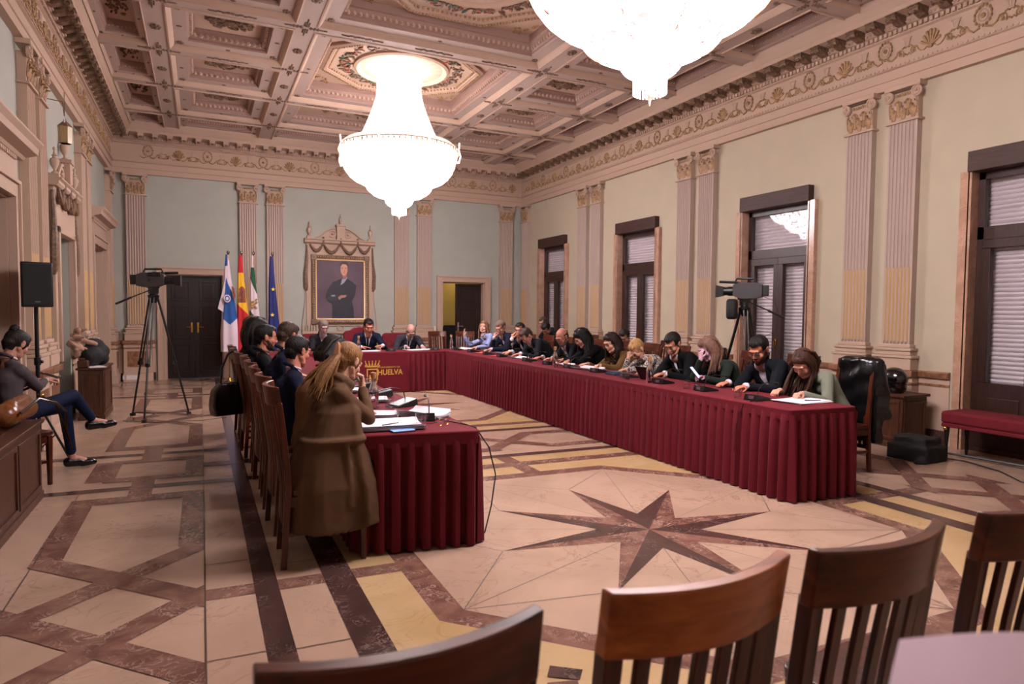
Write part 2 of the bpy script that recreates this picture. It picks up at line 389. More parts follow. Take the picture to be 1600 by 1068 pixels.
def cornice(wl, tn):
    t = sempty('trim_%d' % tn)
    lo, hi = (YF, YB) if wl in 'LR' else (XL, XR)
    mb = MB()
    prof = [(0,4.215),(.08,4.215),(.08,4.315),(.095,4.32),(.095,4.43),(.125,4.44),(.125,4.475),(.1,4.48),(.09,4.485),(.09,4.8),(.125,4.815),(.125,4.825),
            (.11,4.83),(.11,4.885),(.15,4.895),(.17,4.92),(.17,4.93),(.16,4.935),(.16,4.965),(.2,4.975),(.38,4.98),(.385,5.03),(.395,5.04),(.43,5.085),(.44,5.1),(.45,5.13),(0,5.13)]
    wrun(mb, wl, prof, lo, hi)
    obj('entablature', mb, PLAS, t, ang=25)
    # little bead line, dentils
    mb = MB(); n = int((hi-lo)/.055)
    for k in range(n):
        s = lo+.2+k*(hi-lo-.4)/n
        wbox(mb, wl, s, s+.028, .12, .137, 4.447, 4.468)
    obj('bead_row', mb, PLAS, t, smooth=False, rec=False)
    mb = MB(); n = int((hi-lo)/.062)
    for k in range(n):
        s = lo+.2+k*(hi-lo-.4)/n
        wbox(mb, wl, s, s+.036, .108, .145, 4.835, 4.88)
    obj('dentil_row', mb, PLAS, t, smooth=False, rec=False)
    mb = MB(); n = int((hi-lo)/.05)
    for k in range(n):
        s = lo+.22+k*(hi-lo-.44)/n
        mb.ell(W(wl, s, .168, 4.915), .016, 6, 4)
    obj('egg_row', mb, PLAS, t)
    # modillions
    mb = MB(); mg = MB()
    n = int(round((hi-lo-.7)/.262))
    for k in range(n+1):
        s = lo+.36+k*(hi-lo-.72)/n
        pr = [(.16,4.975),(.37,4.975),(.375,4.93),(.36,4.905),(.33,4.9),(.3,4.925),(.24,4.9),(.2,4.885),(.16,4.885)]
        mb.loft([[W(wl, s-.05, p, z) for p, z in pr], [W(wl, s+.05, p, z) for p, z in pr]])
        wbox(mb, wl, s-.065, s+.065, .16, .385, 4.968, 4.982)
        for q in (-1, 1): mg.tube([W(wl, s+q*.056, .345+.028*math.cos(a), 4.925+.028*math.sin(a)) for a in [x*PI/4 for x in range(8)]], .008, 5, closed=True)
        mg.ell(W(wl, s, .35, 4.905), (.035,.03,.02), 8, 5)
    obj('modillion_row', mb, GILT2 if wl in 'RL' else PLAS, t, smooth=False, rec=False); obj('modillion_leaf_row', mg, GILT2, t)
    # frieze relief: wreaths and palmettes with scrolls
    mw = MB(); mp_ = MB(); P0 = .095
    c0 = {'R': 4.23-.55*8, 'L': 4.23-.55*8, 'B': -.94-.54*2, 'F': -.94-.54*2}[wl]
    k = -1
    while True:
        k += 1; s = c0+k*.5475
        if s > hi-.25: break
        if s < lo+.25: continue
        f = lambda a, b, p=0: W(wl, s+a, P0+p, 4.64+b)
        if k % 2 == 0:
            mw.tube([f(.085*math.cos(a), .045+.105*math.sin(a), .004) for a in [x*PI/8 for x in range(16)]], .007, 5, closed=True)
            for a in range(14):
                an = a*PI/7+.2; mw.ell(f(.085*math.cos(an), .045+.105*math.sin(an), .006), (.016,.012,.02), 6, 4)
            mp_.tube([f(.05*math.cos(a), .045+.062*math.sin(a), .002) for a in [x*PI/6 for x in range(12)]], .006, 5, closed=True)
            mw.ell(f(0, .045, .004), (.026,.026,.026), 8, 6)
            for q in (-1, 1):
                mw.tube([f(q*.03, -.075), f(q*.09, -.1, .005), f(q*.15, -.06)], [.012,.012,.008], 5)
        else:
            for a in range(-3, 4):
                an = a*.42
                mw.rc(f(.02*math.sin(an), -.06, .003), f(.105*math.sin(an), -.05+.15*math.cos(an), .006), .008, .017, 6)
            mw.ell(f(0, -.075, .004), (.035,.035,.025), 8, 5)
        # scroll pair half way to the next
        g = lambda a, b, p=0: W(wl, s+.274+a, P0+p, 4.64+b)
        if s+.274 < hi-.2:
            for q2 in range(5): mw.ell(g((q2-2)*.022, -.085+.012*(q2 % 2), .003), (.013,.013,.012), 6, 4)
            for q in (-1, 1):
                mw.tube([g(q*(.078+(.052-.0034*x)*math.cos(x*.62)), -.055+(.052-.0034*x)*math.sin(x*.62), .003) for x in range(15)], .008, 5)
                mw.ell(g(q*.078, -.055, .003), (.014,.014,.016), 6, 5)
                for x in range(6): mw.ell(g(q*(.02+.018*x), .006+.012*math.sin(x*1.3)-.006*x, .003), (.013,.011,.012), 6, 4)
                mw.tube([g(q*.13, -.055, .003), g(q*.165, -.09, .003), g(q*.2, -.095, .003), g(q*.235, -.07, .003)], .008, 5)
            a_, b_, c_, d_ = (-.022,.01), (.022,.01), (.042,.1), (-.042,.1)
            mp_.loft([[g(x, y, .0) for x, y in (a_, b_, c_, d_)], [g(x, y, .014) for x, y in (a_, b_, c_, d_)]]); mp_.tube([g(-.05, .108, .006), g(.05, .108, .006)], .009, 6)
            for x in (-.02, 0, .02): mp_.tube([g(x*.6, .015, .014), g(x*1.5, .095, .014)], .004, 4)
    obj('frieze_relief', mw, GILT, t); obj('frieze_vases', mp_, PLAS, t)
    return t
for i, wl in enumerate('LRBF'): cornice(wl, 5+i)

# ---- pilasters
def pilaster(wl, s, label, w=.35, grp='fluted pilasters along the walls'):
    t = thing('pilaster', label, 'pilaster', W(wl, s, 0, 0), 0, grp)
    off = Vector(W(wl, s, 0, 0))
    def O(name, mb, m, par=t, **k):
        mb.v = [tuple(Vector(p)-off) for p in mb.v]; return obj(name, mb, m, par, **k)
    h = w/2; pr = .09
    mb = MB(); wbox(mb, wl, s-h-.08, s+h+.08, 0, pr+.05, .17, .765); wbox(mb, wl, s-h-.092, s+h+.092, 0, pr+.08, 0, .17)
    O('pedestal', mb, PLAS, bev=.004)
    mb = MB(); wbox(mb, wl, s-h-.015, s+h+.015, pr+.05, pr+.058, .3, .62); O('marble_inset', mb, MBAND)
    mb = MB(); pp = pr+.06
    wbox(mb, wl, s-h-.095, s+h+.095, 0, pp+.03, .765, .835); wbox(mb, wl, s-h-.09, s+h+.09, 0, pp+.005, .67, .7); O('pedestal_cap', mb, MBAND, bev=.006)
    mb = MB()
    for z0, z1, e in ((.835,.975,.06), (.975,1.01,.075), (1.01,1.06,.04), (1.06,1.095,.055), (1.095,1.14,.02)):
        wbox(mb, wl, s-h-e, s+h+e, 0, pr+e, z0, z1)
    O('base', mb, PLAS, bev=.008)
    # shaft with flutes / reeds
    nf = 7; step = (w-.03)/nf
    def sect(kind):
        pts = [(s-h, 0), (s-h, pr)]
        for k in range(nf):
            a = s-h+.015+k*step
            if kind == 'flute':
                pts += [(a+.007, pr), (a+.012, pr-.012), (a+step/2, pr-.018), (a+step-.012, pr-.012), (a+step-.007, pr)]
            else:
                pts += [(a+.006, pr-.012), (a+.012, pr+.002), (a+step/2, pr+.007), (a+step-.012, pr+.002), (a+step-.006, pr-.012)]
        return pts+[(s+h, pr), (s+h, 0)]
    mb = MB(); sc_ = sect('flute'); mb.loft([[W(wl, a, p, z) for a, p in sc_] for z in (1.14, 3.78)]); O('shaft', mb, PLAS2 if wl in 'RB' else PLAS, ang=20)
    mb = MB()
    for k in range(nf):
        a = s-h+.015+k*step
        pts = [(a+.007, pr-.017), (a+.008, pr-.002), (a+step*.35, pr+.006), (a+step*.65, pr+.006), (a+step-.008, pr-.002), (a+step-.007, pr-.017)]
        mb.loft([[W(wl, q, p, z) for q, p in pts] for z in (1.17, 2.06)])
    O('ochre_reeds', mb, REED, ang=60)
    # capital
    mb = MB(); wbox(mb, wl, s-h-.03, s+h+.03, 0, pr+.03, 3.775, 3.8); wbox(mb, wl, s-h, s+h, 0, pr-.005, 3.8, 4.1)
    wbox(mb, wl, s-h-.045, s+h+.045, 0, pr+.05, 4.165, 4.22)
    cap = O('capital', mb, PLAS, bev=.005)
    for q in (-1, 1):
        mb = MB()
        c = s+q*(h-.005)
        sp = [W(wl, c+q*(.068-.0042*i)*math.cos(i*PI/5+.9), pr+.04, 4.098+(.068-.0042*i)*math.sin(i*PI/5+.9)) for i in range(0, 15)]
        mb.tube(sp, .009, 6)
        rr = [W(wl, c+.064*math.cos(a), pr+.005, 4.098+.064*math.sin(a)) for a in [x*PI/6 for x in range(12)]]
        r2 = [W(wl, c+.064*math.cos(a), pr+.033, 4.098+.064*math.sin(a)) for a in [x*PI/6 for x in range(12)]]
        mb.loft([rr, r2]); mb.ell(W(wl, c, pr+.04, 4.105), .018, 8, 5)
        O('volute', mb, PLAS, cap)
    mb = MB()
    nv = Vector(W(wl, 0, 1, 0))-Vector(W(wl, 0, 0, 0))
    for k in range(3):
        c = s-h+.055+k*(w-.11)/2
        for e in (-2, -1, 0, 1, 2): mb.rc(W(wl, c+e*.006, pr, 3.825), W(wl, c+e*.0175, pr+.012+.008*(2-abs(e)), 3.945-.014*abs(e)), .012, .011, 6, (nv, .8))
        mb.ell(W(wl, c, pr+.04, 3.96), (.024,.02,.012), 7, 5)
        for e in (-1, 1): mb.tube([W(wl, c+e*.045, pr, 3.85), W(wl, c+e*.05, pr+.01, 3.98), W(wl, c+e*.036, pr+.02, 4.03), W(wl, c+e*.022, pr+.02, 4.01), W(wl, c+e*.03, pr+.02, 3.99)], .008, 5)
    for k in range(2):
        c = s-h+.117+k*(w-.234)
        mb.rc(W(wl, c, pr, 3.85), W(wl, c, pr+.012, 4.0), .011, .017, 6); mb.ell(W(wl, c, pr+.02, 4.03), (.022,.02,.012), 7, 5)
    for k in range(6): mb.ell(W(wl, s-.075+k*.03, pr+.012, 4.1), (.013,.013,.02), 6, 5)
    O('acanthus_leaves', mb, GILT, cap)
    return t
lab = {('B',-1.17): 'fluted pilaster behind the video camera on tripod, left end of back wall', ('B',.95): 'fluted pilaster behind the red and yellow flag', ('B',1.5): 'fluted pilaster beside the dark blue starred flag',
 ('B',4.37): 'fluted pilaster right of the portrait, half behind the far chandelier', ('B',4.93): 'fluted pilaster just left of the half-open door on back wall', ('B',7.14): 'fluted pilaster right of the half-open door, near the far right corner',
 ('R',15.08): 'narrow fluted pilaster in the far right corner beside the farthest window', ('R',12.265): 'far one of the pilaster pair between the farthest and second farthest windows', ('R',11.72): 'near one of the pilaster pair between the farthest and second farthest windows',
 ('R',8.94): 'far one of the pilaster pair left of the right-hand video camera', ('R',8.395): 'near one of the pilaster pair left of the right-hand video camera', ('R',5.625): 'far one of the pilaster pair behind the woman in the green sweater', ('R',5.055): 'near one of the pilaster pair above the motorcycle helmet',
 ('L',8.395): 'near pilaster of the pair behind the black loudspeaker', ('L',8.94): 'far pilaster of the pair behind the black loudspeaker', ('L',11.72): 'near pilaster of the pair between wall niche and far left portal', ('L',12.265): 'far pilaster of the pair between wall niche and far left portal', ('L',15.1): 'narrow fluted pilaster in the far left corner of the room'}
for wl in PILS:
    for s in PILS[wl]: pilaster(wl, s, lab[(wl, s)])

# ---- windows
SHUT = mat('shutter_slats', '#c9bdc2', .55)
def window(i, c):
    t = sempty('window_%d' % i); w = .60
    mb = MB(); wbox(mb, 'R', c-.635, c+.635, -.1, .1, 3.05, 3.27); obj('blind_box', mb, WBOX, t, bev=.006)
    for sg in (-1, 1):
        mb = MB(); a, b = sorted((c+sg*.62, c+sg*.72)); wbox(mb, 'R', a, b, 0, .07, 0, 3.06)
        a, b = sorted((c+sg*.6, c+sg*.64)); wbox(mb, 'R', a, b, -.35, .07, 0, 3.06)
        obj('marble_jamb', mb, MJAMB, t, bev=.003)
    mb = MB(); P0, P1 = -.14, -.07
    def fr(y0, y1, z0, z1, p0=P0, p1=P1): wbox(mb, 'R', y0, y1, p0, p1, z0, z1)
    fr(c-w, c-w+.07, 0, 3.05); fr(c+w-.07, c+w, 0, 3.05); fr(c-w, c+w, 2.97, 3.06); fr(c-w, c+w, 2.32, 2.46)
    o = obj('frame', mb, WFRAME, t, bev=.004)
    for sg in (-1, 1):
        mb = MB(); a, b = sorted((c+sg*.0, c+sg*(w-.06)))
        fr(a, b, 2.22, 2.32, -.13, -.06); fr(a, b, .0, .76, -.13, -.06); fr(a, a+.085, .76, 2.22, -.13, -.06); fr(b-.085, b, .76, 2.22, -.13, -.06)
        wbox(mb, 'R', a+.12, b-.12, -.07, -.05, .18, .6)
        cs = obj('casement', mb, WFRAME, t, bev=.004)
        g = MB(); wbox(g, 'R', a+.08, b-.08, -.1, -.095, .75, 2.23); obj('pane', g, GLASS, cs)
    g = MB(); wbox(g, 'R', c-w+.06, c+w-.06, -.11, -.105, 2.45, 2.98); obj('transom_pane', g, GLASS, t)
    mb = MB(); z = .5
    while z < 3.1:
        pr = [(-.2, z), (-.185, z+.012), (-.18, z+.025), (-.185, z+.038), (-.2, z+.048), (-.21, z+.048), (-.21, z)]
        mb.loft([[W('R', c-.63, p, q) for p, q in pr], [W('R', c+.63, p, q) for p, q in pr]]); z += .05
    obj('roller_shutter', mb, SHUT, t)
    mb = MB(); wbox(mb, 'R', c-.64, c+.64, -.36, -.27, 0, 3.3); obj('shutter_back', mb, BLACKM, t)
    mb = MB(); wbox(mb, 'R', c-.012, c+.012, -.06, -.045, 1.02, 1.12); mb.tube([W('R', c, -.05, 1.09), W('R', c, -.0, 1.09), W('R', c, .0, .98)], .008, 6)
    obj('handle', mb, GOLD, t)
    mb = MB(); wbox(mb, 'R', c-w, c+w, -.35, -.02, -.01, .05); obj('sill', mb, MDRK, t)
for i, c in enumerate(WIN): window(i+1, c)

# ---- doors on the back wall
def casing(wl, a, b, top, cw=.15, p=.05, par=None):
    mb = MB()
    for s0, s1, z0, z1 in ((a-cw, a, 0, top+cw), (b, b+cw, 0, top+cw), (a, b, top, top+cw)):
        wbox(mb, wl, s0, s1, 0, p, z0, z1)
    for s0, s1, z0, z1 in ((a-cw, a-cw+.035, 0, top+cw), (b+cw-.035, b+cw, 0, top+cw), (a-cw+.035, b+cw-.035, top+cw-.035, top+cw)):
        wbox(mb, wl, s0, s1, p, p+.025, z0, z1)
    for s0, s1, z0, z1 in ((a-.04, a, 0, top+.04), (b, b+.04, 0, top+.04), (a, b, top, top+.04)):
        wbox(mb, wl, s0, s1, p, p+.012, z0, z1)
    for s0, s1 in ((a-.004, a+.02), (b-.02, b+.004)): wbox(mb, wl, s0, s1, -.3, 0, 0, top)
    wbox(mb, wl, a, b, -.3, 0, top-.02, top)
    return obj('casing', mb, PLAS, par, bev=.003)
def leaf(w, h, par, name='leaf'):
    mb = MB(); mb.bb((0, -.025, .01), (w, .025, h))
    for z0, z1 in ((.12,.75), (.85,1.55), (1.65,h-.1)):
        for y in (-.032, .032):
            for x0, x1, a, b in ((.09, w-.09, z0, z0+.03), (.09, w-.09, z1-.03, z1), (.09,.12,z0,z1), (w-.12,w-.09,z0,z1)):
                mb.box(((x0+x1)/2, y, (a+b)/2), (x1-x0, .018, b-a))
            mb.box((w/2, y, (z0+z1)/2), (w-.32, .014, z1-z0-.14))
    o = obj(name, mb, WDARK, par, bev=.003)
    return o
def lever(par, x, sg=1, y=-.03):
    mb = MB(); mb.bb((x-.018, y-.008, .98), (x+.018, y, 1.2)); mb.tube([(x, y, 1.1), (x, y-.05, 1.1), (x+sg*.11, y-.055, 1.1)], .009, 8)
    return obj('door_handle', mb, GOLD, par)
d = sempty('door_1'); casing('B', -.67, .43, 2.21, par=d)
for sg in (0, 1):
    o = leaf(.53, 2.18, d); o.location = (-.65 if sg == 0 else .41, YB+.2, 0); o.rotation_euler = (0,0,0)
    if sg: o.scale = (-1,1,1)
    lever(o, .47, -1)
d = sempty('door_2'); casing('B', 5.42, 6.56, 2.21, par=d)
o = leaf(.5, 2.18, d); o.location = (5.44, YB+.27, 0); o.rotation_euler = (0,0,math.radians(66)); lever(o, .43, -1)
mb = MB()
o = leaf(.68, 2.18, d); o.location = (6.54, YB+.2, 0); o.rotation_euler = (0,0,math.radians(180-4)); 
mb = MB(); mb.bb((.592, .025, .98), (.628, .035, 1.2)); mb.tube([(.61,.03,1.1), (.61,.08,1.1), (.5,.085,1.1)], .009, 8); obj('door_handle', mb, mat('door_nickel', '#c9c4be', .3, 1), o)

# portals of the left wall
def portal(i, c, hw, top):
    t = sempty('door_%d' % i)
    casing('L', c-hw, c+hw, top, .17, .06, t)
    mb = MB(); wbox(mb, 'L', c-hw-.16, c+hw+.16, 0, .05, top+.17, top+.4)
    wrun(mb, 'L', [(0,top+.4),(.08,top+.4),(.1,top+.43),(.2,top+.46),(.21,top+.52),(.25,top+.56),(.25,top+.58),(0,top+.6)], c-hw-.3, c+hw+.3, False)
    n = 26
    for k in range(n): s = c-hw-.1+k*(2*hw+.2)/n; wbox(mb, 'L', s, s+.03, .05, .075, top+.36, top+.4)
    obj('entablature', mb, PLAS, t, bev=.003)
    mb = MB(); wbox(mb, 'L', c-hw, c+hw, -.42, -.38, 0, top)
    for q in (-1, 1):
        for z0, z1 in ((.15,.9), (1.0,top-.15)):
            a, b = sorted((c+q*.06, c+q*(hw-.08))); wbox(mb, 'L', a, b, -.38, -.365, z0, z1)
    obj('leaf', mb, mat('portal_brown_%d' % i, '#4a3226', .6, var=.1, vscale=4), t, bev=.004)
portal(3, 6.99, .75, 2.56); portal(4, 13.67, .75, 2.58)

# ---- carved surround (portrait and niche)
def surround(wl, c, mid, label, cat, name, zo=0, niche=False):
    """carved plaster aedicule: board, shelf, urns, scrolls, garlands"""
    t = thing(name, label, cat, W(wl, c, 0, 0))
    off = Vector(W(wl, c, 0, 0))
    def O(n_, mb, m, par=t, **k):
        mb.v = [tuple(Vector(p)-off) for p in mb.v]; return obj(n_, mb, m, par, **k)
    f = lambda a, p, z: W(wl, c+a, p, z+zo)
    def bx(mb, a0, a1, p0, p1, z0, z1): mb.bb(f(a0, p0, z0), f(a1, p1, z1))
    mb = MB()
    if not niche:
        bx(mb, -.76, .76, 0, .04, 1.12, 3.02)
    else:
        bx(mb, -.72, -.52, 0, .06, .84, 3.02); bx(mb, .52, .72, 0, .06, .84, 3.02); bx(mb, -.52, .52, 0, .06, 2.45, 3.02)
        bx(mb, -.6, -.52, .06, .09, .84, 2.53); bx(mb, .52, .6, .06, .09, .84, 2.53); bx(mb, -.6, .6, .06, .09, 2.45, 2.53)
    O('backboard', mb, PLAS, bev=.005)
    mb = MB(); wl_ = [(0,3.0),(.1,3.0),(.13,3.03),(.13,3.06),(.16,3.08),(.16,3.1),(0,3.11)]
    mb.loft([[f(-.8, p, z) for p, z in wl_], [f(.8, p, z) for p, z in wl_]])
    bx(mb, -.09, .09, 0, .14, 3.1, 3.44); bx(mb, -.11, .11, 0, .16, 3.4, 3.45)
    for q in (-1, 1): bx(mb, q*.69-.06, q*.69+.06, 0, .12, 3.1, 3.15)
    O('shelf', mb, PLAS, bev=.004)
    def urn(a, z, k):
        mb = MB(); cc = f(a, .07, z); pr = [(.0,0),(.045,0),(.045,.02),(.02,.04),(.018,.06),(.05,.12),(.062,.18),(.055,.21),(.03,.23),(.025,.25),(.04,.26),(.02,.28),(.012,.33),(.022,.35),(.018,.375),(.001,.39)]
        mb.lathe([(r*k, h*k) for r, h in pr], cc, 14); O('urn', mb, PLAS)
    urn(-.69, 3.15, .85); urn(.69, 3.15, .85); urn(0, 3.45, .6 if not niche else .95)
    mb = MB()
    for q in (-1, 1):
        P = [f(q*(.1+.075+.075*math.cos(a)), .06, 3.23+.075*math.sin(a)) for a in [PI*.2+x*PI/5 for x in range(9)]]
        mb.tube(P, .018, 6); mb.ell(f(q*.175, .06, 3.23), .03, 8, 6)
        mb.tube([f(q*.12, .06, 3.36), f(q*.2, .06, 3.35), f(q*.32, .06, 3.28), f(q*.45, .06, 3.17), f(q*.56, .06, 3.12)], [.02,.022,.022,.02,.014], 6)
        mb.prism([(q*.1,3.1), (q*.5,3.1), (q*.3,3.25), (q*.16,3.33), (q*.1,3.34)], .0, .04, lambda a, b, h: f(a, h, b))
    O('scroll_pediment', mb, PLAS)
    mb = MB()
    for a0, a1 in ((-.68,-.4), (-.38,-.03), (.03,.38), (.4,.68)):
        dep = .2 if abs(a0) < .39 and abs(a1) < .39 else .17
        P = []; R = []
        for k in range(9):
            u = k/8; P.append(f(a0+(a1-a0)*u, .1, 3.0-dep*math.sin(PI*u)**.8-(0.02 if k in (0,8) else 0))); R.append(.018+.024*math.sin(PI*u))
        mb.tube(P, R, 7)
    for a in (-.39, .39, 0): mb.rc(f(a, .12, 3.12), f(a, .12, 2.97), .028, .02, 8)
    for q in (-1, 1):
        mb.tube([f(q*.74, .05, 2.95), f(q*.75, .06, 2.6), f(q*.78, .06, 2.3), f(q*.77, .05, 2.0), f(q*.75, .05, 1.92)], [.02,.03,.045,.05,.015], 7)
    O('garland_swags', mb, GILT2)
    if not niche:
        mb = MB(); bx(mb, -.86, .86, 0, .08, .95, 1.0)
        for k in range(7): bx(mb, -.85+k*.06, -.82+k*.06, .04, .07, 1.0, 1.14); bx(mb, .85-k*.06, .82-k*.06, .04, .07, 1.0, 1.14)
        mb.tube([f(.07*math.cos(a), .05, 1.08+.06*math.sin(a)) for a in [x*PI/6 for x in range(12)]], .013, 6, closed=True)
        O('plinth', mb, PLAS)
        for q in (-1, 1):
            mb = MB(); mb.tube([f(q*.86, .03, 1.02), f(q*.83, .03, 1.35), f(q*.78, .03, 1.75), f(q*.79, .03, 2.0)], [.02,.012,.01,.008], 6); O('side_scroll', mb, PLAS)
    return t
surround('B', 2.92, 0, 'carved plaster surround with urns and garlands framing the portrait', 'wall ornament', 'portrait_surround')
surround('L', 10.345, 0, 'carved plaster surround with urns over the empty niche, left wall', 'wall ornament', 'niche_surround', -.02, True)
mb = MB(); wbox(mb, 'L', 9.8, 10.9, -.32, -.28, 0, 2.5); o = obj('wall_niche', mb, WALLG, None, smooth=False); struct(o)
mb = MB(); wbox(mb, 'L', 9.84, 10.85, -.3, 0, 0, .1); struct(obj('trim_9', mb, MDRK, None, smooth=False))

# ---- portrait painting
def painting():
    t = thing('portrait_painting', 'large framed portrait of a man in dark suit, arms crossed, on back wall', 'painting', (2.92, YB-.04, 0))
    x0, x1, z0, z1 = -.65, .65, 1.18, 2.74
    mb = MB()
    pr = [(0,0),(0,.06),(.03,.075),(.06,.06),(.09,.05),(.09,0)]
    def frame(mb, x0, x1, z0, z1, pr):
        rings = []
        for sx, sz in ((x0, z0), (x1, z0), (x1, z1), (x0, z1)):
            dx = 1 if sx == x0 else -1; dz = 1 if sz == z0 else -1
            rings.append([(sx+dx*a, -h, sz+dz*a) for a, h in pr])
        mb.loft(rings, 0, False, True)
    frame(mb, x0, x1, z0, z1, pr)
    for xx, zz in ((x0+.05, z0+.05), (x1-.05, z0+.05), (x0+.05, z1-.05), (x1-.05, z1-.05)): mb.box((xx, -.06, zz), (.12, .05, .12))
    fr = obj('picture_frame', mb, GILT2, t, bev=.003)
    mb = MB()
    for k in range(22):
        for z in (z0+.045, z1-.045): mb.ell((x0+.09+k*(x1-x0-.18)/21, -.075, z), (.016,.012,.016), 6, 4)
    for k in range(27):
        for x in (x0+.045, x1-.045): mb.ell((x, -.075, z0+.09+k*(z1-z0-.18)/26), (.016,.012,.016), 6, 4)
    obj('bead_row', mb, GILT, fr)
    mb = MB(); frame(mb, x0+.09, x1-.09, z0+.09, z1-.09, [(0,0),(0,.045),(.025,.04),(.03,0)]); obj('slip', mb, mat('pale_gold', '#c9a070', .35, .6), t)
    mb = MB(); mb.bb((x0+.08, -.015, z0+.08), (x1-.08, -.008, z1-.08)); cv = obj('canvas', mb, mat('canvas_mauve', '#5a4650', .7, var=.28, vscale=1.5), t)
    # painted figure: flat layers on the canvas
    def flat(name, poly, col, lay, var=0):
        mb = MB(); mb.prism(poly, 0, .0012, lambda a, b, h: (a, -.0155-lay*.0012-h, b)); obj(name, mb, mat('paint_'+name, col, .6, var=var, vscale=6), cv)
    flat('painted_suit', [(-.2,1.29),(-.19,1.5),(-.2,1.62),(-.31,1.7),(-.34,1.78),(-.3,1.95),(-.18,2.12),(-.02,2.2),(.12,2.24),(.28,2.14),(.36,2.06),(.34,1.85),(.26,1.7),(.3,1.5),(.31,1.29)], '#1c1a25', 0, .2)
    flat('painted_sleeve', [(-.33,1.72),(-.1,1.72),(.16,1.8),(.2,1.86),(.0,1.84),(-.2,1.84),(-.28,1.8)], '#2e2731', 1)
    flat('painted_shirt', [(.0,2.06),(.03,2.2),(.12,2.25),(.16,2.24),(.08,2.12)], '#9a93a6', 2)
    flat('painted_hand', [(-.06,1.78),(.0,1.83),(.13,1.84),(.12,1.79),(.03,1.77),(-.03,1.72)], '#a4705e', 3)
    flat('painted_cuff', [(-.22,1.83),(-.12,1.84),(-.13,1.8),(-.2,1.8)], '#8d8390', 3)
    flat('painted_face', [(.0,2.42),(.01,2.35),(.05,2.29),(.09,2.28),(.14,2.33),(.16,2.4),(.16,2.5),(.12,2.55),(.04,2.55),(.01,2.5)], '#c78f78', 3)
    flat('painted_neck', [(.04,2.32),(.05,2.22),(.1,2.2),(.15,2.26),(.14,2.34)], '#96624f', 2)
    for k, q in enumerate(([(.025,2.445),(.06,2.45),(.06,2.462),(.03,2.462)], [(.1,2.45),(.14,2.448),(.138,2.462),(.1,2.464)], [(.06,2.345),(.115,2.345),(.11,2.357),(.065,2.357)], [(.075,2.38),(.1,2.38),(.09,2.43)])): flat('painted_feature', q, ('#4a2c24', '#4a2c24', '#8a4f44', '#a06c58')[k], 4)
    flat('painted_hair', [(-.005,2.5),(.0,2.56),(.04,2.6),(.12,2.605),(.17,2.57),(.185,2.48),(.17,2.42),(.16,2.5),(.13,2.545),(.05,2.55),(.015,2.53)], '#3c2a24', 4)
painting()
# switch plate, socket, lantern
mb = MB(); mb.box((5.2, YB-.055, 1.05), (.08, .01, .12)); mb.box((5.2, YB-.063, 1.05), (.05, .008, .08)); tag(obj('light_switch', mb, mat('switch_white', '#cfc4bd', .5)), 'white wall switch plate left of the half-open door', 'light switch')
mb = MB(); mb.box((-1.28, YB-.16, .09), (.2, .03, .09)); mb.box((-1.3, YB-.178, .09), (.05, .01, .05)); mb.box((-1.43, YB-.16, .09), (.03, .03, .08)); tag(obj('power_socket', mb, mat('socket_white', '#cfc8c4', .5)), 'white power socket block low on the back wall, left of the dark door', 'socket')
t = thing('wall_lantern', 'small glass wall lantern hanging on left wall above the niche', 'lantern', (-1.47, 9.62, 3.5))
mb = MB(); mb.lathe([(.07,0),(.075,.2)], (0,0,0), 6, caps=False); mb.lathe([(.0,0),(.07,0)], (0,0,0), 6); obj('shade', mb, mat('lantern_glass', '#a58a5e', .3), t, smooth=False)
mb = MB(); mb.lathe([(.08,.2),(.07,.22),(.02,.27),(.01,.3)], (0,0,0), 6); mb.tube([(0,0,.3),(-.02,0,.5),(-.2,0,.52)], .006, 5); mb.tube([(0,0,.32),(0,0,.62)], .004, 5); obj('bracket', mb, GILT2, t)
mb = MB(); mb.rc((0,-.03,.24), (0,-.03,.32), .012, .004, 6); obj('candle', mb, PAPER, t)
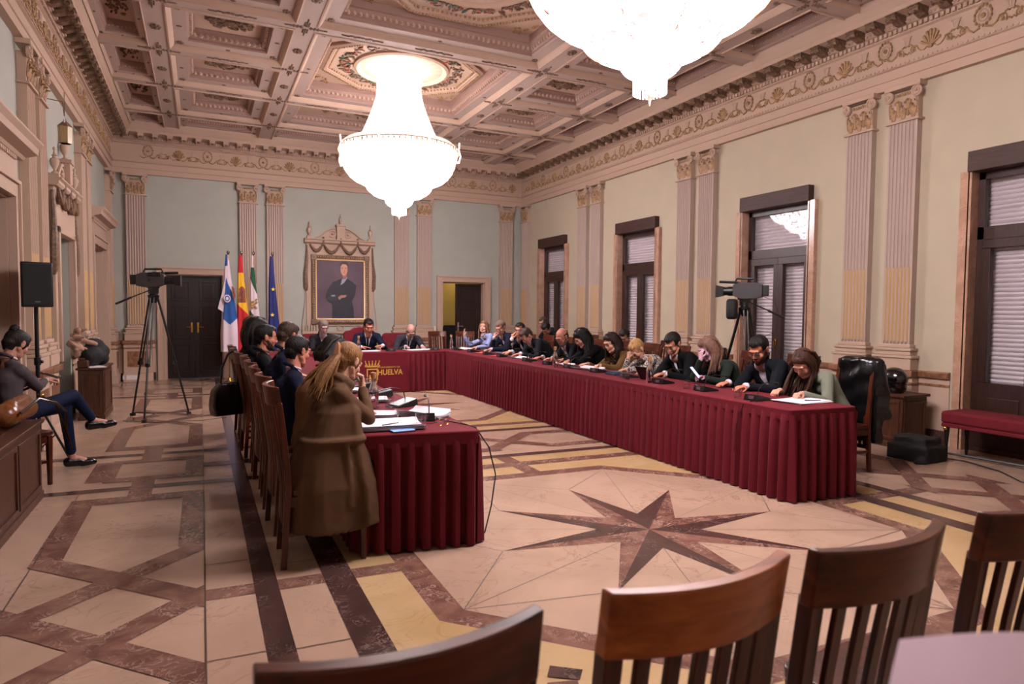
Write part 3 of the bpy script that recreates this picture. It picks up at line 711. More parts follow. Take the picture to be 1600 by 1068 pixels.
# ================================================================= CEILING
ZB = 5.12
BX = [-.48, 1.27, 4.73, 6.48]; BY = [.5, 2.25, 3.85, 5.5, 7.17, 8.85, 10.5, 12.1, 13.85]
MIDY = [.5, 2.25, 5.5, 8.85, 12.1, 13.85]
LEAFG = mat('painted_leaf_green', '#3f6a52', .6); LEAFR = mat('painted_leaf_red', '#a85a4a', .6)
ROSEM = mat('rose_cream', '#b89c86', .7)
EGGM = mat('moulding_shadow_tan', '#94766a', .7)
def build_ceiling():
    x0, x1, y0, y1 = -1.21, 7.2, -.85, 14.89
    mb = MB(); mb.bb((XL-.4, YF-.3, 5.5), (XR+.3, YB+.3, 5.7))
    for x in BX: mb.bb((x-.12, y0, ZB), (x+.12, y1, 5.5))
    for y in BY:
        for k, (a, b) in enumerate(((x0, BX[0]-.12), (BX[0]+.12, BX[1]-.12), (BX[1]+.12, BX[2]-.12), (BX[2]+.12, BX[3]-.12), (BX[3]+.12, x1))):
            if k == 2 and y not in MIDY: continue
            mb.bb((a, y-.1, ZB), (b, y+.1, 5.5))
    ce = struct(obj('ceiling', mb, PLAS2, smooth=False))
    def sweep(mb, r, prof):
        a, b, c, d = r
        mb.loft([[(sx+(1 if sx == a else -1)*i, sy+(1 if sy == c else -1)*i, z) for i, z in prof] for sx, sy in ((a, c), (b, c), (b, d), (a, d))], 0, False, True)
    cells = []
    cols = [(x0, BX[0]-.12), (BX[0]+.12, BX[1]-.12), (BX[1]+.12, BX[2]-.12), (BX[2]+.12, BX[3]-.12), (BX[3]+.12, x1)]
    for k, (a, b) in enumerate(cols):
        ys = MIDY if k == 2 else BY
        ed = [y0-.1]+list(ys)+[y1+.1]
        for c, d in zip(ed[:-1], ed[1:]):
            cells.append((k, (a, b, c+.1, d-.1)))
    for k, r in cells:
        a, b, c, d = r; w = b-a; h = d-c; s = min(1, min(w, h)/1.45)
        if d < 1.2: continue
        mb = MB(); sweep(mb, r, [(0,5.5),(0,ZB-.012),(.02*s,ZB-.018),(.035*s,ZB-.005),(.06*s,ZB+.02),(.075*s,ZB+.05),(.075*s,5.5)])
        mo = obj('coffer_moulding', mb, PLAS, ce, ang=30)
        i1 = .24*s
        mb = MB(); sweep(mb, r, [(.07*s,5.5),(.07*s,ZB+.055),(i1,ZB+.055),(i1,5.5)]); obj('coffer_ledge', mb, PLAS2, mo, smooth=False)
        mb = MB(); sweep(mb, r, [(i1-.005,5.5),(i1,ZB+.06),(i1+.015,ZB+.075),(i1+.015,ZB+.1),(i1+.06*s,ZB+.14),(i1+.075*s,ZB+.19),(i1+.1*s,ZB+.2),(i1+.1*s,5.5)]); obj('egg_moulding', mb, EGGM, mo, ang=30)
        ii = i1+.1*s; big = (k == 2 and h > 2.5)
        zp = ZB+.3 if big else ZB+.22
        mb = MB(); mb.bb((a+ii-.02, c+ii-.02, zp), (b-ii+.02, d-ii+.02, zp+.03)); obj('coffer_panel', mb, ROSEM if big else PLAS, mo, smooth=False)
        # eggs and ledge flowers
        mb = MB(); st = .075*max(s, .6)
        for (p, q, hor) in ((a, b, 1), (c, d, 0)):
            L = (q-p)-2*(i1+.06*s); n = max(2, int(L/st))
            for j in range(n):
                u = p+i1+.06*s+(j+.5)*L/n
                for e in ((c, 1), (d, -1)) if hor else ((a, 1), (b, -1)):
                    v = e[0]+e[1]*(i1+.05*s)
                    mb.ell((u, v, ZB+.135) if hor else (v, u, ZB+.135), (.024*s+.004,.024*s+.004,.032*s), 6, 4)
        obj('egg_row', mb, PLAS, mo)
        mb = MB()
        for px, py in ((a+.15*s, c+.15*s), (b-.15*s, c+.15*s), (a+.15*s, d-.15*s), (b-.15*s, d-.15*s)):
            for q in range(5): mb.ell((px+.028*s*math.cos(q*1.257), py+.028*s*math.sin(q*1.257), ZB+.048), (.02*s,.02*s,.014), 6, 4)
        for px, py in (((a+b)/2, c+.15*s), ((a+b)/2, d-.15*s), (a+.15*s, (c+d)/2), (b-.15*s, (c+d)/2)):
            mb.ell((px, py, ZB+.05), (.035*s,.01,.01), 6, 4); mb.ell((px, py, ZB+.05), (.01,.035*s,.01), 6, 4)
        obj('ledge_flower', mb, GILT2, mo)
        cx, cy = (a+b)/2, (c+d)/2
        if big:
            R8 = lambda ap, z: [(cx+ap/math.cos(PI/8)*math.cos(PI/8+q*PI/4), cy+ap/math.cos(PI/8)*math.sin(PI/8+q*PI/4)*h/w, z) for q in range(8)]
            mb = MB()
            mb.loft([R8(1.24, zp+.01), R8(1.24, zp-.04), R8(1.2, zp-.06), R8(1.16, zp-.04), R8(1.12, zp-.04), R8(1.08, zp), R8(1.06, zp+.01)], 0, False)
            oc = obj('octagon_moulding', mb, PLAS, mo, ang=25)
            mb = MB()
            for q in range(8):
                A = Vector(R8(1.18, zp-.055)[q]); B = Vector(R8(1.18, zp-.055)[(q+1) % 8]); n = 22
                A2 = Vector(R8(1.09, zp-.02)[q]); B2 = Vector(R8(1.09, zp-.02)[(q+1) % 8])
                for j in range(n):
                    p = A.lerp(B, (j+.5)/n); mb.box(p, (.022,.022,.03), rz=math.atan2(B.y-A.y, B.x-A.x))
                for j in range(14):
                    p = A2.lerp(B2, (j+.5)/14); mb.ell(p, (.022,.022,.018), 6, 4)
            obj('dentil_row', mb, GILT, oc, smooth=False, rec=False)
            # shell rose
            mb = MB(); n = 72
            def ring(r, z, am=0): return [(cx+(r)*math.cos(2*PI*q/n), cy+(r)*math.sin(2*PI*q/n), z+am*(q % 3 == 0)) for q in range(n)]
            mb.loft([ring(.76, zp), ring(.76, zp-.04), ring(.72, zp-.06), ring(.68, zp-.04), ring(.66, zp-.02), ring(.6, zp-.03, .022), ring(.4, zp-.05, .02), ring(.26, zp-.06, .012), ring(.25, zp-.09), ring(.22, zp-.1), ring(.2, zp-.06)], 0, True)
            ro = obj('ceiling_rose', mb, ROSEM, mo, ang=20)
            mb = MB()
            for q in range(16): mb.rc((cx+.05*math.cos(q*PI/8), cy+.05*math.sin(q*PI/8), zp-.09), (cx+.16*math.cos(q*PI/8), cy+.16*math.sin(q*PI/8), zp-.08), .012, .024, 6)
            for q in range(28): mb.ell((cx+.235*math.cos(q*2*PI/28), cy+.235*math.sin(q*2*PI/28), zp-.105), .014, 6, 4)
            obj('rose_leaves', mb, mat('bright_gilt', '#c29a5c', .4, .3), ro)
            mg = MB(); R = random.Random(3)
            for q in range(150):
                an = R.uniform(0, 2*PI); lim = 1.02/max(math.cos((an+PI/8) % (PI/4)-PI/8), .9)
                rr = R.uniform(.8, 1.0); c2 = Vector((cx+rr*math.cos(an), cy+rr*math.sin(an)*(h/w if rr > .9 else 1), zp-.01))
                Rm = Matrix.Rotation(R.uniform(0, PI), 3, 'Z')
                mi = R.choice((0,0,0,1,2)); mg.ell(c2, (R.uniform(.035,.075), R.uniform(.012,.022), .02), 7, 4, mi, Rm)
            for q in range(24):
                an = q*2*PI/24; rr = .9
                mg.tube([(cx+(rr+.07*math.cos(t))*math.cos(an)-.07*math.sin(t)*math.sin(an), cy+(rr+.07*math.cos(t))*math.sin(an)+.07*math.sin(t)*math.cos(an), zp-.02) for t in [x*PI/4+an for x in range(7)]], .011, 5)
            obj('painted_garland', mg, [GILT2, LEAFG, LEAFR], oc)
            mg = MB()
            for sx in (-1, 1):
                for sy in (-1, 1):
                    qx, qy = cx+sx*(w/2-ii-.2), cy+sy*(h/2-ii-.2)
                    for j in range(16):
                        u, v = R.uniform(-.14, .2), R.uniform(-.14, .2)
                        if u+v > .12 or True:
                            mg.ell((qx+sx*u*.9, qy+sy*v*.9 if u+v > 0 else qy+sy*(.12-u), zp-.01), (R.uniform(.03,.06), .014, .018), 6, 4, 0, Matrix.Rotation(R.uniform(0, PI), 3, 'Z'))
            obj('corner_scroll', mg, GILT, oc)
        else:
            mg = MB(); R = random.Random(int(cx*10+cy*100))
            lw, lh = (w/2-ii)*.72, (h/2-ii)*.62
            if lw > .03 and lh > .03:
                for j in range(60 if w > .8 else 44):
                    u, v = R.uniform(-1, 1), R.uniform(-1, 1)
                    mg.ell((cx+u*lw, cy+v*lh*(1-.5*abs(u) if w > .8 else 1), zp-.01), (R.uniform(.03,.07)*max(s, .55), R.uniform(.012,.03)*max(s, .5), .025), 7, 4, 0, Matrix.Rotation(R.uniform(0, PI), 3, 'Z'))
                if w > .8 and h > .8:
                    mg.ell((cx, cy, zp-.015), (.09*s,.09*s,.045), 10, 6)
                    for q in (-1, 1): mg.tube([(cx+q*(.12+.06*math.cos(t)), cy+.06*math.sin(t), zp-.02) for t in [x*PI/4 for x in range(8)]], .013, 5, closed=True)
                obj('coffer_relief', mg, GILT2, mo)
    # reliefs on the beams
    def rosette(x, y):
        mb = MB()
        for q in range(8): mb.ell((.045*math.cos(q*PI/4), .06*math.sin(q*PI/4), 0), (.026,.026,.02), 7, 4)
        mb.ell((0,0,-.01), (.03,.03,.025), 8, 5); return obj('beam_rosette', mb, GILT2, ce, loc=(x, y, ZB-.005))
    ro = None
    for x in BX:
        for y in [8.0, 9.68, 11.3, 12.98, 6.33, 4.65]:
            if ro is None: ro = rosette(x, y)
            else:
                c = ro.copy(); c.location = (x, y, ZB-.005); C.objects.link(c)
    mb = MB()
    for dx, dy in ((1,0), (-1,0), (0,1), (0,-1)):
        for q in range(5):
            L = .06+q*.045; mb.ell((dx*L, dy*L, 0), (.03 if dx else .02-.002*q, .03 if dy else .02-.002*q, .012), 6, 4)
            if q < 3:
                for e in (-1, 1): mb.ell((dx*L+dy*e*.025, dy*L+dx*e*.025, 0), (.016,.016,.01), 5, 4)
    first = obj('beam_acanthus', mb, GILT2, ce, loc=(BX[0], 8.85, ZB-.004))
    for x in BX:
        for y in BY[3:]:
            if (x, y) != (BX[0], 8.85):
                c = first.copy(); c.location = (x, y, ZB-.004); C.objects.link(c)
    mb = MB()
    for q in range(11):
        u = -.25+q*.05; mb.ell((u, .012*math.sin(q*2.5), 0), (.032, .028-.0045*abs(q-5)**1.0, .014), 6, 4)
    first = obj('beam_leaf_spray', mb, GILT2, ce, loc=(.4, 8.85, ZB-.004))
    for y in BY[3:]:
        for x in (.4, 2.0, 3.0, 4.0, 5.6):
            if y not in MIDY and 1.3 < x < 4.7: continue
            if (x, y) != (.4, 8.85):
                c = first.copy(); c.location = (x, y, ZB-.004); C.objects.link(c)
build_ceiling()
# ================================================================= CHANDELIERS
def crystal(name, st, sx=60, sz=60, gap=.5, thr=.6, col='#fff4f8'):
    m, nt, b = nm(name); L = nt.links
    tc = nt.nodes.new('ShaderNodeTexCoord'); v = nt.nodes.new('ShaderNodeTexVoronoi'); v.inputs['Scale'].default_value = sx
    L.new(tc.outputs['Object'], v.inputs['Vector'])
    r = nt.nodes.new('ShaderNodeValToRGB'); r.color_ramp.elements[0].position = thr; r.color_ramp.elements[1].position = thr+.1
    r.color_ramp.elements[0].color = (1,1,1,1); r.color_ramp.elements[1].color = (gap, gap*.8, gap*.7, 1)
    L.new(v.outputs['Distance'], r.inputs[0])
    mu = nt.nodes.new('ShaderNodeMath'); mu.operation = 'MULTIPLY'; mu.inputs[1].default_value = st; L.new(r.outputs[0], mu.inputs[0])
    b.inputs['Emission Color'].default_value = srgb(col); L.new(mu.outputs[0], b.inputs['Emission Strength'])
    b.inputs['Base Color'].default_value = (.9,.88,.86,1); b.inputs['Roughness'].default_value = .15
    return m
CR1 = crystal('lit_crystal_beads', CHST*1.15, 26, 38, .02, .6)
CR2 = crystal('lit_crystal_strands', 6.2, 45, 60, .3, .5)
CR3 = crystal('crystal_pendant', .7, 50, 50, .3, .6, '#ffd9cc')
def chandelier(loc, label):
    t = thing('crystal_chandelier', label, 'chandelier', loc, 0)
    z = lambda v: v-3.0
    mb = MB(); mb.tube([(0,0,z(5.1)), (0,0,z(5.42))], .03, 10); mb.lathe([(.02,z(5.42)),(.14,z(5.4)),(.16,z(5.36)),(.1,z(5.33)),(.04,z(5.3))], n=24); obj('canopy', mb, GOLD, t)
    def band(name, prof, m, n=64, scal=0):
        mb = MB(); rings = []
        for r, zz in prof:
            rings.append([((r*(1+scal*(q % 2)))*math.cos(2*PI*q/n), (r*(1+scal*(q % 2)))*math.sin(2*PI*q/n), z(zz)) for q in range(n)])
        mb.loft(rings, 0, False); return obj(name, mb, m, t, ang=60)
    cr = band('crown', [(.345,5.12),(.35,5.19),(.36,5.24)], CR3, 64)
    mb = MB()
    for q in range(32): a = q*2*PI/32; mb.rc((.355*math.cos(a), .355*math.sin(a), z(5.22)), (.37*math.cos(a), .37*math.sin(a), z(5.27)), .013, .005, 5)
    mb.tube([(.357*math.cos(a), .357*math.sin(a), z(5.225)) for a in [x*2*PI/48 for x in range(48)]], .01, 5, closed=True)
    obj('crown_tip', mb, CR3, cr)
    band('strand_skirt', [(.34,5.2),(.345,5.1),(.36,4.95),(.4,4.8),(.455,4.65),(.52,4.48),(.59,4.32),(.66,4.2)], CR2, 72, .03)
    band('rim_top', [(.64,4.22),(.78,4.23),(.88,4.2),(.94,4.15),(.965,4.1)], CR3, 64)
    mb = MB()
    for q in range(72):
        a = q*2*PI/72; mb.ell((.968*math.cos(a), .968*math.sin(a), z(4.075)), (.016,.016,.03), 6, 4)
    mb.tube([(.95*math.cos(a), .95*math.sin(a), z(4.11)) for a in [x*PI/32 for x in range(64)]], .012, 6, closed=True)
    obj('rim_ring', mb, mat('rim_brass', '#8a6a4c', .35, .8), t)
    def dome(r0, z0, r1, z1, n=7): return [(r0+(r1-r0)*math.sin(k/n*PI/2), z1-(z1-z0)*math.cos(k/n*PI/2)) for k in range(n+1)]
    band('bowl_tier', dome(.56, 3.56, .95, 4.09), CR1)
    band('bowl_tier', dome(.24, 3.33, .55, 3.58), CR1)
    band('bowl_tier', dome(.12, 3.19, .235, 3.34), CR1)
    mb = MB()
    for q in range(8):
        a = q*PI/4+.35
        mb.tube([((r_+.006)*math.cos(a), (r_+.006)*math.sin(a), z(z_)) for r_, z_ in dome(.56, 3.56, .95, 4.09)[2:7]], .006, 5)
        mb.tube([((r_+.006)*math.cos(a+.2), (r_+.006)*math.sin(a+.2), z(z_)) for r_, z_ in dome(.24, 3.33, .55, 3.58)[1:6]], .004, 5)
    for rr, zz in ((.75,3.645), (.125,3.195)): mb.tube([(rr*math.cos(a), rr*math.sin(a), z(zz)) for a in [x*PI/24 for x in range(48)]], .005, 5, closed=True)
    obj('copper_rib', mb, mat('copper_wire_%d' % int(loc[1]), '#b0603a', .35, .7), t)
    mb = MB()
    for rr, zz in ((.56,3.57), (.24,3.33)): mb.tube([(rr*math.cos(a), rr*math.sin(a), z(zz)) for a in [x*PI/24 for x in range(48)]], .007, 5, closed=True)
    obj('tier_wire', mb, CR3, t)
    mb = MB()
    for q in range(28): a = q*2*PI/28; mb.tube([(.115*math.cos(a), .115*math.sin(a), z(3.2)), (.115*math.cos(a), .115*math.sin(a), z(3.06))], .007, 5)
    obj('tassel_fringe', mb, crystal('lit_fringe_%d' % int(loc[1]), .9, 60, 40, .2, .45), t)
    mb = MB(); mb.lathe([(.003,z(3.18)),(.03,z(3.14)),(.012,z(3.11)),(.045,z(3.07)),(.05,z(3.05)),(.03,z(3.03)),(.01,z(3.02)),(.003,z(2.98))], n=10); obj('finial', mb, CR3, t)
    for q in range(8):
        a = q*PI/4+.2; mb = MB()
        mb.tube([(1.0*math.cos(a), 1.0*math.sin(a), z(4.08)), (1.03*math.cos(a), 1.03*math.sin(a), z(3.98)), (1.0*math.cos(a), 1.0*math.sin(a), z(3.88)), (.95*math.cos(a), .95*math.sin(a), z(3.9))], .013, 6)
        mb.tube([(.95*math.cos(a), .95*math.sin(a), z(4.1)), (1.0*math.cos(a), 1.0*math.sin(a), z(4.1)), (1.01*math.cos(a), 1.01*math.sin(a), z(4.2))], .014, 6)
        obj('pendant_loop', mb, CR3, t)
    return t
chandelier((2.96, 10.5, 3.0), 'far crystal chandelier, whole, glowing white above the meeting tables')
chandelier((2.93, 3.85, 3.0), 'near crystal chandelier cut by the top edge, glowing white with bead fringe')
# ================================================================= CHAIRS
def slat_chair(label, group, wmat=None, rmat=None):
    t = thing('slat_back_chair', label, 'chair', (0,0,0), 0, group)
    wm = wmat or WCHAIR; rm = rmat or WRAIL; w = .40
    def bk(z):    # y of the back line at height z
        return -.235 - .06*max(0, (z-.45)/.6)**1.5 - .03*max(0, (.45-z)/.45)
    def bow(x): return -.05*(1-(x/(w/2))**2)
    N = 12
    mb = MB(); rings = []
    for k in range(N+1):
        x = -w/2+w*k/N; y0 = bow(x)
        rings.append([(x, bk(.945)+y0-.015, .945), (x, bk(.945)+y0+.015, .945), (x, bk(1.06)+y0+.014, 1.06), (x, bk(1.06)+y0-.016, 1.06)])
    mb.loft(rings); obj('crest_rail', mb, rm, t, bev=.004, ang=40)
    for q in (-1, 1):
        mb = MB(); x = q*(w/2-.02); rings = []
        for z in (0, .2, .45, .6, .8, .965):
            y = bk(z); ww = .018 if z > .3 else .016
            rings.append([(x-ww, y-.016, z), (x+ww, y-.016, z), (x+ww, y+.018, z), (x-ww, y+.018, z)])
        mb.loft(rings); obj('back_post', mb, wm, t, bev=.003, ang=40)
    for k in range(6):
        x = -w/2+.04+(k+.5)*(w-.08)/6; mb = MB(); rings = []
        for z in (.24, .45, .6, .8, .965):
            y = bk(z)+bow(x)*(.3+.7*max(0, min(1, (z-.24)/.72)))
            rings.append([(x-.0145, y-.006, z), (x+.0145, y-.006, z), (x+.0145, y+.007, z), (x-.0145, y+.007, z)])
        mb.loft(rings); obj('back_slat', mb, wm, t, bev=.002, ang=40)
    mb = MB(); mb.loft([[(-.2,-.21,z),(.2,-.21,z),(.22,.2,z),(.2,.225,z),(-.2,.225,z),(-.22,.2,z)] for z in (.425,.46)]); obj('seat', mb, wm, t, bev=.006)
    for q in (-1, 1):
        mb = MB(); mb.loft([[(q*.19-s, .19-s, z), (q*.19+s, .19-s, z), (q*.19+s, .19+s, z), (q*.19-s, .19+s, z)] for z, s in ((0,.014), (.42,.02))]); obj('front_leg', mb, wm, t, bev=.003)
        mb = MB(); mb.box((q*.185, -.03, .39), (.02, .4, .06)); mb.box((q*.18, -.03, .2), (.018, .42, .025)); obj('side_rail', mb, wm, t, bev=.002)
    mb = MB(); mb.box((0, .19, .39), (.36, .02, .06)); mb.box((0, -.245, .24), (.36, .022, .035)); mb.box((0,-.225,.41), (.36,.02,.05)); obj('cross_rail', mb, wm, t, bev=.002)
    return t
C0 = slat_chair('foreground slat-back chair, leftmost, cut by the bottom edge of the picture', 'empty slat-back chairs in the foreground')
def put(t, x, y, rz): t.location = (x, y, 0); t.rotation_euler = (0, 0, rz)
FG = [(.252, 1.135, .0), (.765, 1.14, .02), (1.215, 1.13, .03), (1.76, 1.13, .02)]
put(C0, *FG[0])
fl_ = ['foreground slat-back chair with bright orange-brown crest rail, second from left', 'foreground slat-back chair, third from left, half behind the held paper', 'foreground slat-back chair cut off by the right edge of the picture']
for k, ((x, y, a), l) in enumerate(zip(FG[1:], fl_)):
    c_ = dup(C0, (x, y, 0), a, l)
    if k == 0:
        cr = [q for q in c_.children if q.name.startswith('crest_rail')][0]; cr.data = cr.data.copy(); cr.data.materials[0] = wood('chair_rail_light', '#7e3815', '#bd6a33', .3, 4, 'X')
LY = [4.05, 4.68, 5.3, 5.92, 6.55, 7.2, 7.85, 8.5]
ll = ['slat-back chair of the woman in the brown coat, nearest on the left row', 'slat-back chair of the person in tan jacket, second on the left row', 'slat-back chair of the ear-showing man in navy suit, left row', 'slat-back chair of the balding man in navy suit, left row', 'slat-back chair of the bearded man, left row', 'slat-back chair with a dark handbag hanging on its back, left row', 'slat-back chair just beyond the one with the hanging handbag', 'farthest visible slat-back chair of the left row']
for i, y in enumerate(LY): dup(C0, (.68 if i < 5 else .64, y, 0), -PI/2+(.06 if i % 2 else -.03), ll[i], 'slat-back chairs along the left table')
RY = [(4.2,5.33,'chair of the woman in the green sweater, nearest on the right row'), (4.86,5.38,'chair of the man in glasses and beard, right row'), (5.5,5.35,'chair of the woman hiding her face with her hand, right row'), (6.15,5.35,'chair of the man in black suit and tie, right row'), (6.8,5.35,'chair of the blond woman in spotted blouse, right row'),
      (7.42,5.35,'chair of the woman in mustard jacket, right row'), (8.1,5.35,'chair of the woman with long black hair, right row'), (8.75,5.35,'chair of the balding man in glasses, right row'), (9.75,5.35,'chair of the man bowing his head, right row'), (10.4,5.35,'chair of the man touching his nose, right row'), (11.15,5.35,'chair of the grey-haired man, right row'), (11.85,5.3,'chair of the woman in lilac jacket, right row')]
for y, x, l in RY: dup(C0, (x+.1, y, 0), PI/2, 'slat-back '+l, 'slat-back chairs along the right table')
dup(C0, (4.5, 12.75, 0), PI, 'empty slat-back chair at the head table, right of the bald man', 'empty slat-back chairs at the head table')
dup(C0, (4.98, 12.6, 0), PI*.9, 'empty slat-back chair at the corner of head and right table', 'empty slat-back chairs at the head table')
for x, y, l, z in ((.80, 1.12, 'white papers lying on the seat of the second foreground chair', 0), (1.23, 1.14, 'white papers lying on the seat of the third foreground chair', 0)):
    mb = MB()
    for k in range(3): mb.box((0, 0, .463+k*.002), (.21, .29, .0018), rz=k*.1)
    tag(obj('paper_stack', mb, PAPER, None, loc=(x, y, 0), rot=(0,0,.1), smooth=False), l, 'paper')

def armchair(label, top, arch, x, y, rz=PI, w=.66):
    t = thing('red_armchair', label, 'armchair', (x, y, 0), rz, 'red upholstered armchairs at the head table')
    mb = MB(); pts = [(-w/2,.42), (-w/2,top-.06), (-w/2+.05,top-.01)]
    if arch: pts += [(-.2,top), (-.12,top+.05), (0,top+.07), (.12,top+.05), (.2,top)]
    pts += [(w/2-.05,top-.01), (w/2,top-.06), (w/2,.42)]
    mb.prism(pts, -.27, -.36, lambda a, b, h: (a, h-.05*(b-.42), b)); obj('backrest', mb, VELVET, t, bev=.02)
    mb = MB(); mb.box((0,0,.42), (.56,.52,.12)); obj('seat', mb, VELVET, t, bev=.03)
    for q in (-1, 1):
        mb = MB(); mb.tube([(q*.31,-.28,.66), (q*.32,-.05,.67), (q*.32,.2,.65), (q*.32,.22,.4)], .022, 8); obj('armrest', mb, WCAB, t)
        for y_ in (-.26, .24):
            mb = MB(); mb.loft([[(q*.29-s, y_-s, z), (q*.29+s, y_-s, z), (q*.29+s, y_+s, z), (q*.29-s, y_+s, z)] for z, s in ((0,.018), (.38,.028))]); obj('leg', mb, WCAB, t)
    return t
armchair('red armchair behind the grey-haired man, left of the head table', 1.03, False, 2.12, 12.98)
armchair('red armchair with arched back behind the dark-haired man in navy suit', 1.08, True, 2.93, 13.0)
armchair('red armchair behind the bald man in grey suit', 1.03, False, 3.72, 12.98)

# ================================================================= SKIRTED TABLES
def skirt_mesh(path, pitch=.1, amp=.034, z1=.70, z0=.012):
    """pleated cloth hanging along an xy path; outward = right-hand side of travel"""
    mb = MB(); pts = [Vector(p) for p in path]; S = []; 
    for a, b in zip(pts[:-1], pts[1:]):
        L = (b-a).length; n = max(1, round(L/pitch)); d = (b-a)/L; o = Vector((d.y, -d.x))
        for k in range(n):
            q = L/n
            for u, am in ((0,-.5), (.14,.8), (.3,1.05), (.56,.9), (.7,.15), (.84,-.65)):
                jit = rnd.uniform(-.05,.05)
                S.append((a+d*(k+u+jit*(u > 0))*q, o, am*rnd.uniform(.85,1.1)))
    S.append((pts[-1], o, 0))
    rows = []
    for z, s in ((z1,.2), (z1-.07,.6), (.45,.9), (.2,1.05), (z0,1.15)):
        rows.append([tuple(p+o*(am*amp*s+.004*(z1-z)/.7))+(z+(.004*math.sin(i*1.7) if z == z0 else 0),) for i, (p, o, am) in enumerate(S)])
    n = len(S); vs = [p for r in rows for p in r]; fs = []
    for j in range(len(rows)-1):
        fs += [(j*n+i, j*n+i+1, (j+1)*n+i+1, (j+1)*n+i) for i in range(n-1)]
    mb.add(vs, fs); return mb
def rect_round(x0, x1, y0, y1, r=.04):
    out = []
    for cx, cy, a in ((x1-r, y0+r, -90), (x1-r, y1-r, 0), (x0+r, y1-r, 90), (x0+r, y0+r, 180)):
        for k in range(4): t = math.radians(a+k*30); out.append((cx+r*math.cos(t), cy+r*math.sin(t)))
    return out
def skirted(label, x0, x1, y0, y1, path, split=None, skew=0):
    t = thing('skirted_table', label, 'table', ((x0+x1)/2, (y0+y1)/2, 0), 0, 'conference tables with burgundy skirts')
    ox, oy = (x0+x1)/2, (y0+y1)/2
    f = lambda x, y: (x-ox, y-oy)
    mb = MB(); rr = rect_round(x0, x1, y0, y1)
    rr = [(a, b+skew*(a-ox)*(1 if b < oy else 0)) for a, b in rr]
    mb.loft([[f(a, b)+(z,) for a, b in rr] for z in (.715,.74)]); obj('table_top', mb, CLOTH, t, bev=.008)
    mb = MB(); mb.loft([[f(a, b)+(z,) for a, b in rr] for z in (.655,.722)], 0, False); obj('skirt_band', mb, CLOTH, t)
    mb = skirt_mesh([(a-ox, b+skew*(a-ox)*(1 if b < oy else 0)-oy) for a, b in path]); o = obj('pleated_skirt', mb, CLOTH, t, ang=50, rec=False)
    k = max(2, int(max(x1-x0, y1-y0)/1.6)+1)
    for i in range(k):
        for q in (0, 1):
            if y1-y0 > x1-x0: x, y = (x0+.09 if q else x1-.09), y0+.12+(y1-y0-.24)*i/(k-1)
            else: x, y = x0+.12+(x1-x0-.24)*i/(k-1), (y0+.09 if q else y1-.09)
            mb = MB(); mb.tube([f(x, y)+(0,), f(x, y)+(.715,)], .016, 8); obj('leg', mb, GREYM, t)
    return t
skirted('near-left conference table with burgundy pleated skirt and papers on top', .84, 1.60, 3.84, 11.46, [(.845,5.2), (.845,3.85), (1.595,3.85), (1.595,11.46)], skew=-.16)
skirted('right conference table with long burgundy pleated skirt', 4.16, 4.86, 3.58, 12.2, [(4.165,11.5), (4.165,3.58), (4.86,3.58), (4.86,12.2)], skew=-.1)
head = skirted('head table with burgundy skirt bearing a gold town crest', .84, 4.14, 11.5, 12.2, [(3.38,11.5), (4.155,11.5)])
# plain front panel with crest and lettering
mb = MB(); mb.bb((1.6-2.49, 11.485-11.85, .02), (3.4-2.49, 11.5-11.85, .72)); pn = obj('front_panel', mb, CLOTH, head)
GL = mat('crest_gold_thread', '#b98a3a', .5)
def crest():
    mb = MB(); cx, y = 2.745-2.49, 11.478-11.85
    F = lambda a, b, h: (cx+a, y-h, b)
    def pr(poly, h0=0, h1=.003): mb.prism(poly, h0, h1, F)
    # shield outline as ring pieces
    out = [(-.1,.45), (.1,.45), (.1,.26), (.07,.17), (0,.13), (-.07,.17), (-.1,.26)]
    inn = [(a*.8, .305+(b-.305)*.84) for a, b in out]
    for k in range(7):
        a, b = out[k], out[(k+1) % 7]; c, d = inn[(k+1) % 7], inn[k]; pr([a, b, c, d])
    pr([(-.055,.2), (-.02,.2), (-.02,.34), (-.055,.34)]); pr([(.02,.2), (.055,.2), (.055,.3), (.02,.3)]); pr([(.0,.31), (.035,.31), (.03,.39), (.0,.4), (-.03,.36)])
    pr([(-.06,.155), (.06,.155), (.05,.17), (-.05,.17)])
    # crown
    pr([(-.1,.475), (.1,.475), (.105,.505), (-.105,.505)])
    for k in range(5):
        x = -.1+k*.05; pr([(x-.018,.51), (x+.018,.51), (x*1.25+.004,.575), (x*1.25-.004,.575)]); mb.ell(F(x*1.25, .585, .003), (.012,.003,.012), 8, 4)
    for q in (-1, 1): pr([(q*.115,.47), (q*.14,.5), (q*.125,.52), (q*.105,.49)]); 
    obj('crest', mb, GL, pn)
crest()
def text(body, size, loc, rot, m, par, name, ext=.002, bold=0, align='LEFT', sx=1):
    cu = bpy.data.curves.new(name, 'FONT'); cu.body = body; cu.size = size; cu.extrude = ext; cu.offset = bold; cu.align_x = align
    to = bpy.data.objects.new(name, cu); C.objects.link(to)
    me = bpy.data.meshes.new_from_object(to.evaluated_get(bpy.context.evaluated_depsgraph_get())); bpy.data.objects.remove(to)
    me.materials.clear(); me.materials.append(m)
    o = bpy.data.objects.new(name, me); C.objects.link(o); o.location = loc; o.rotation_euler = rot; o.scale = (sx,1,1)
    if par is not None: o.parent = par
    return o
text('HUELVA', .135, (2.84-2.49, 11.48-11.85, .335), (PI/2,0,0), GL, pn, 'lettering', bold=.003, sx=.92)
text('AYUNTAMIENTO DE', .045, (2.84-2.49, 11.48-11.85, .455), (PI/2,0,0), GL, pn, 'small_lettering', sx=.98)

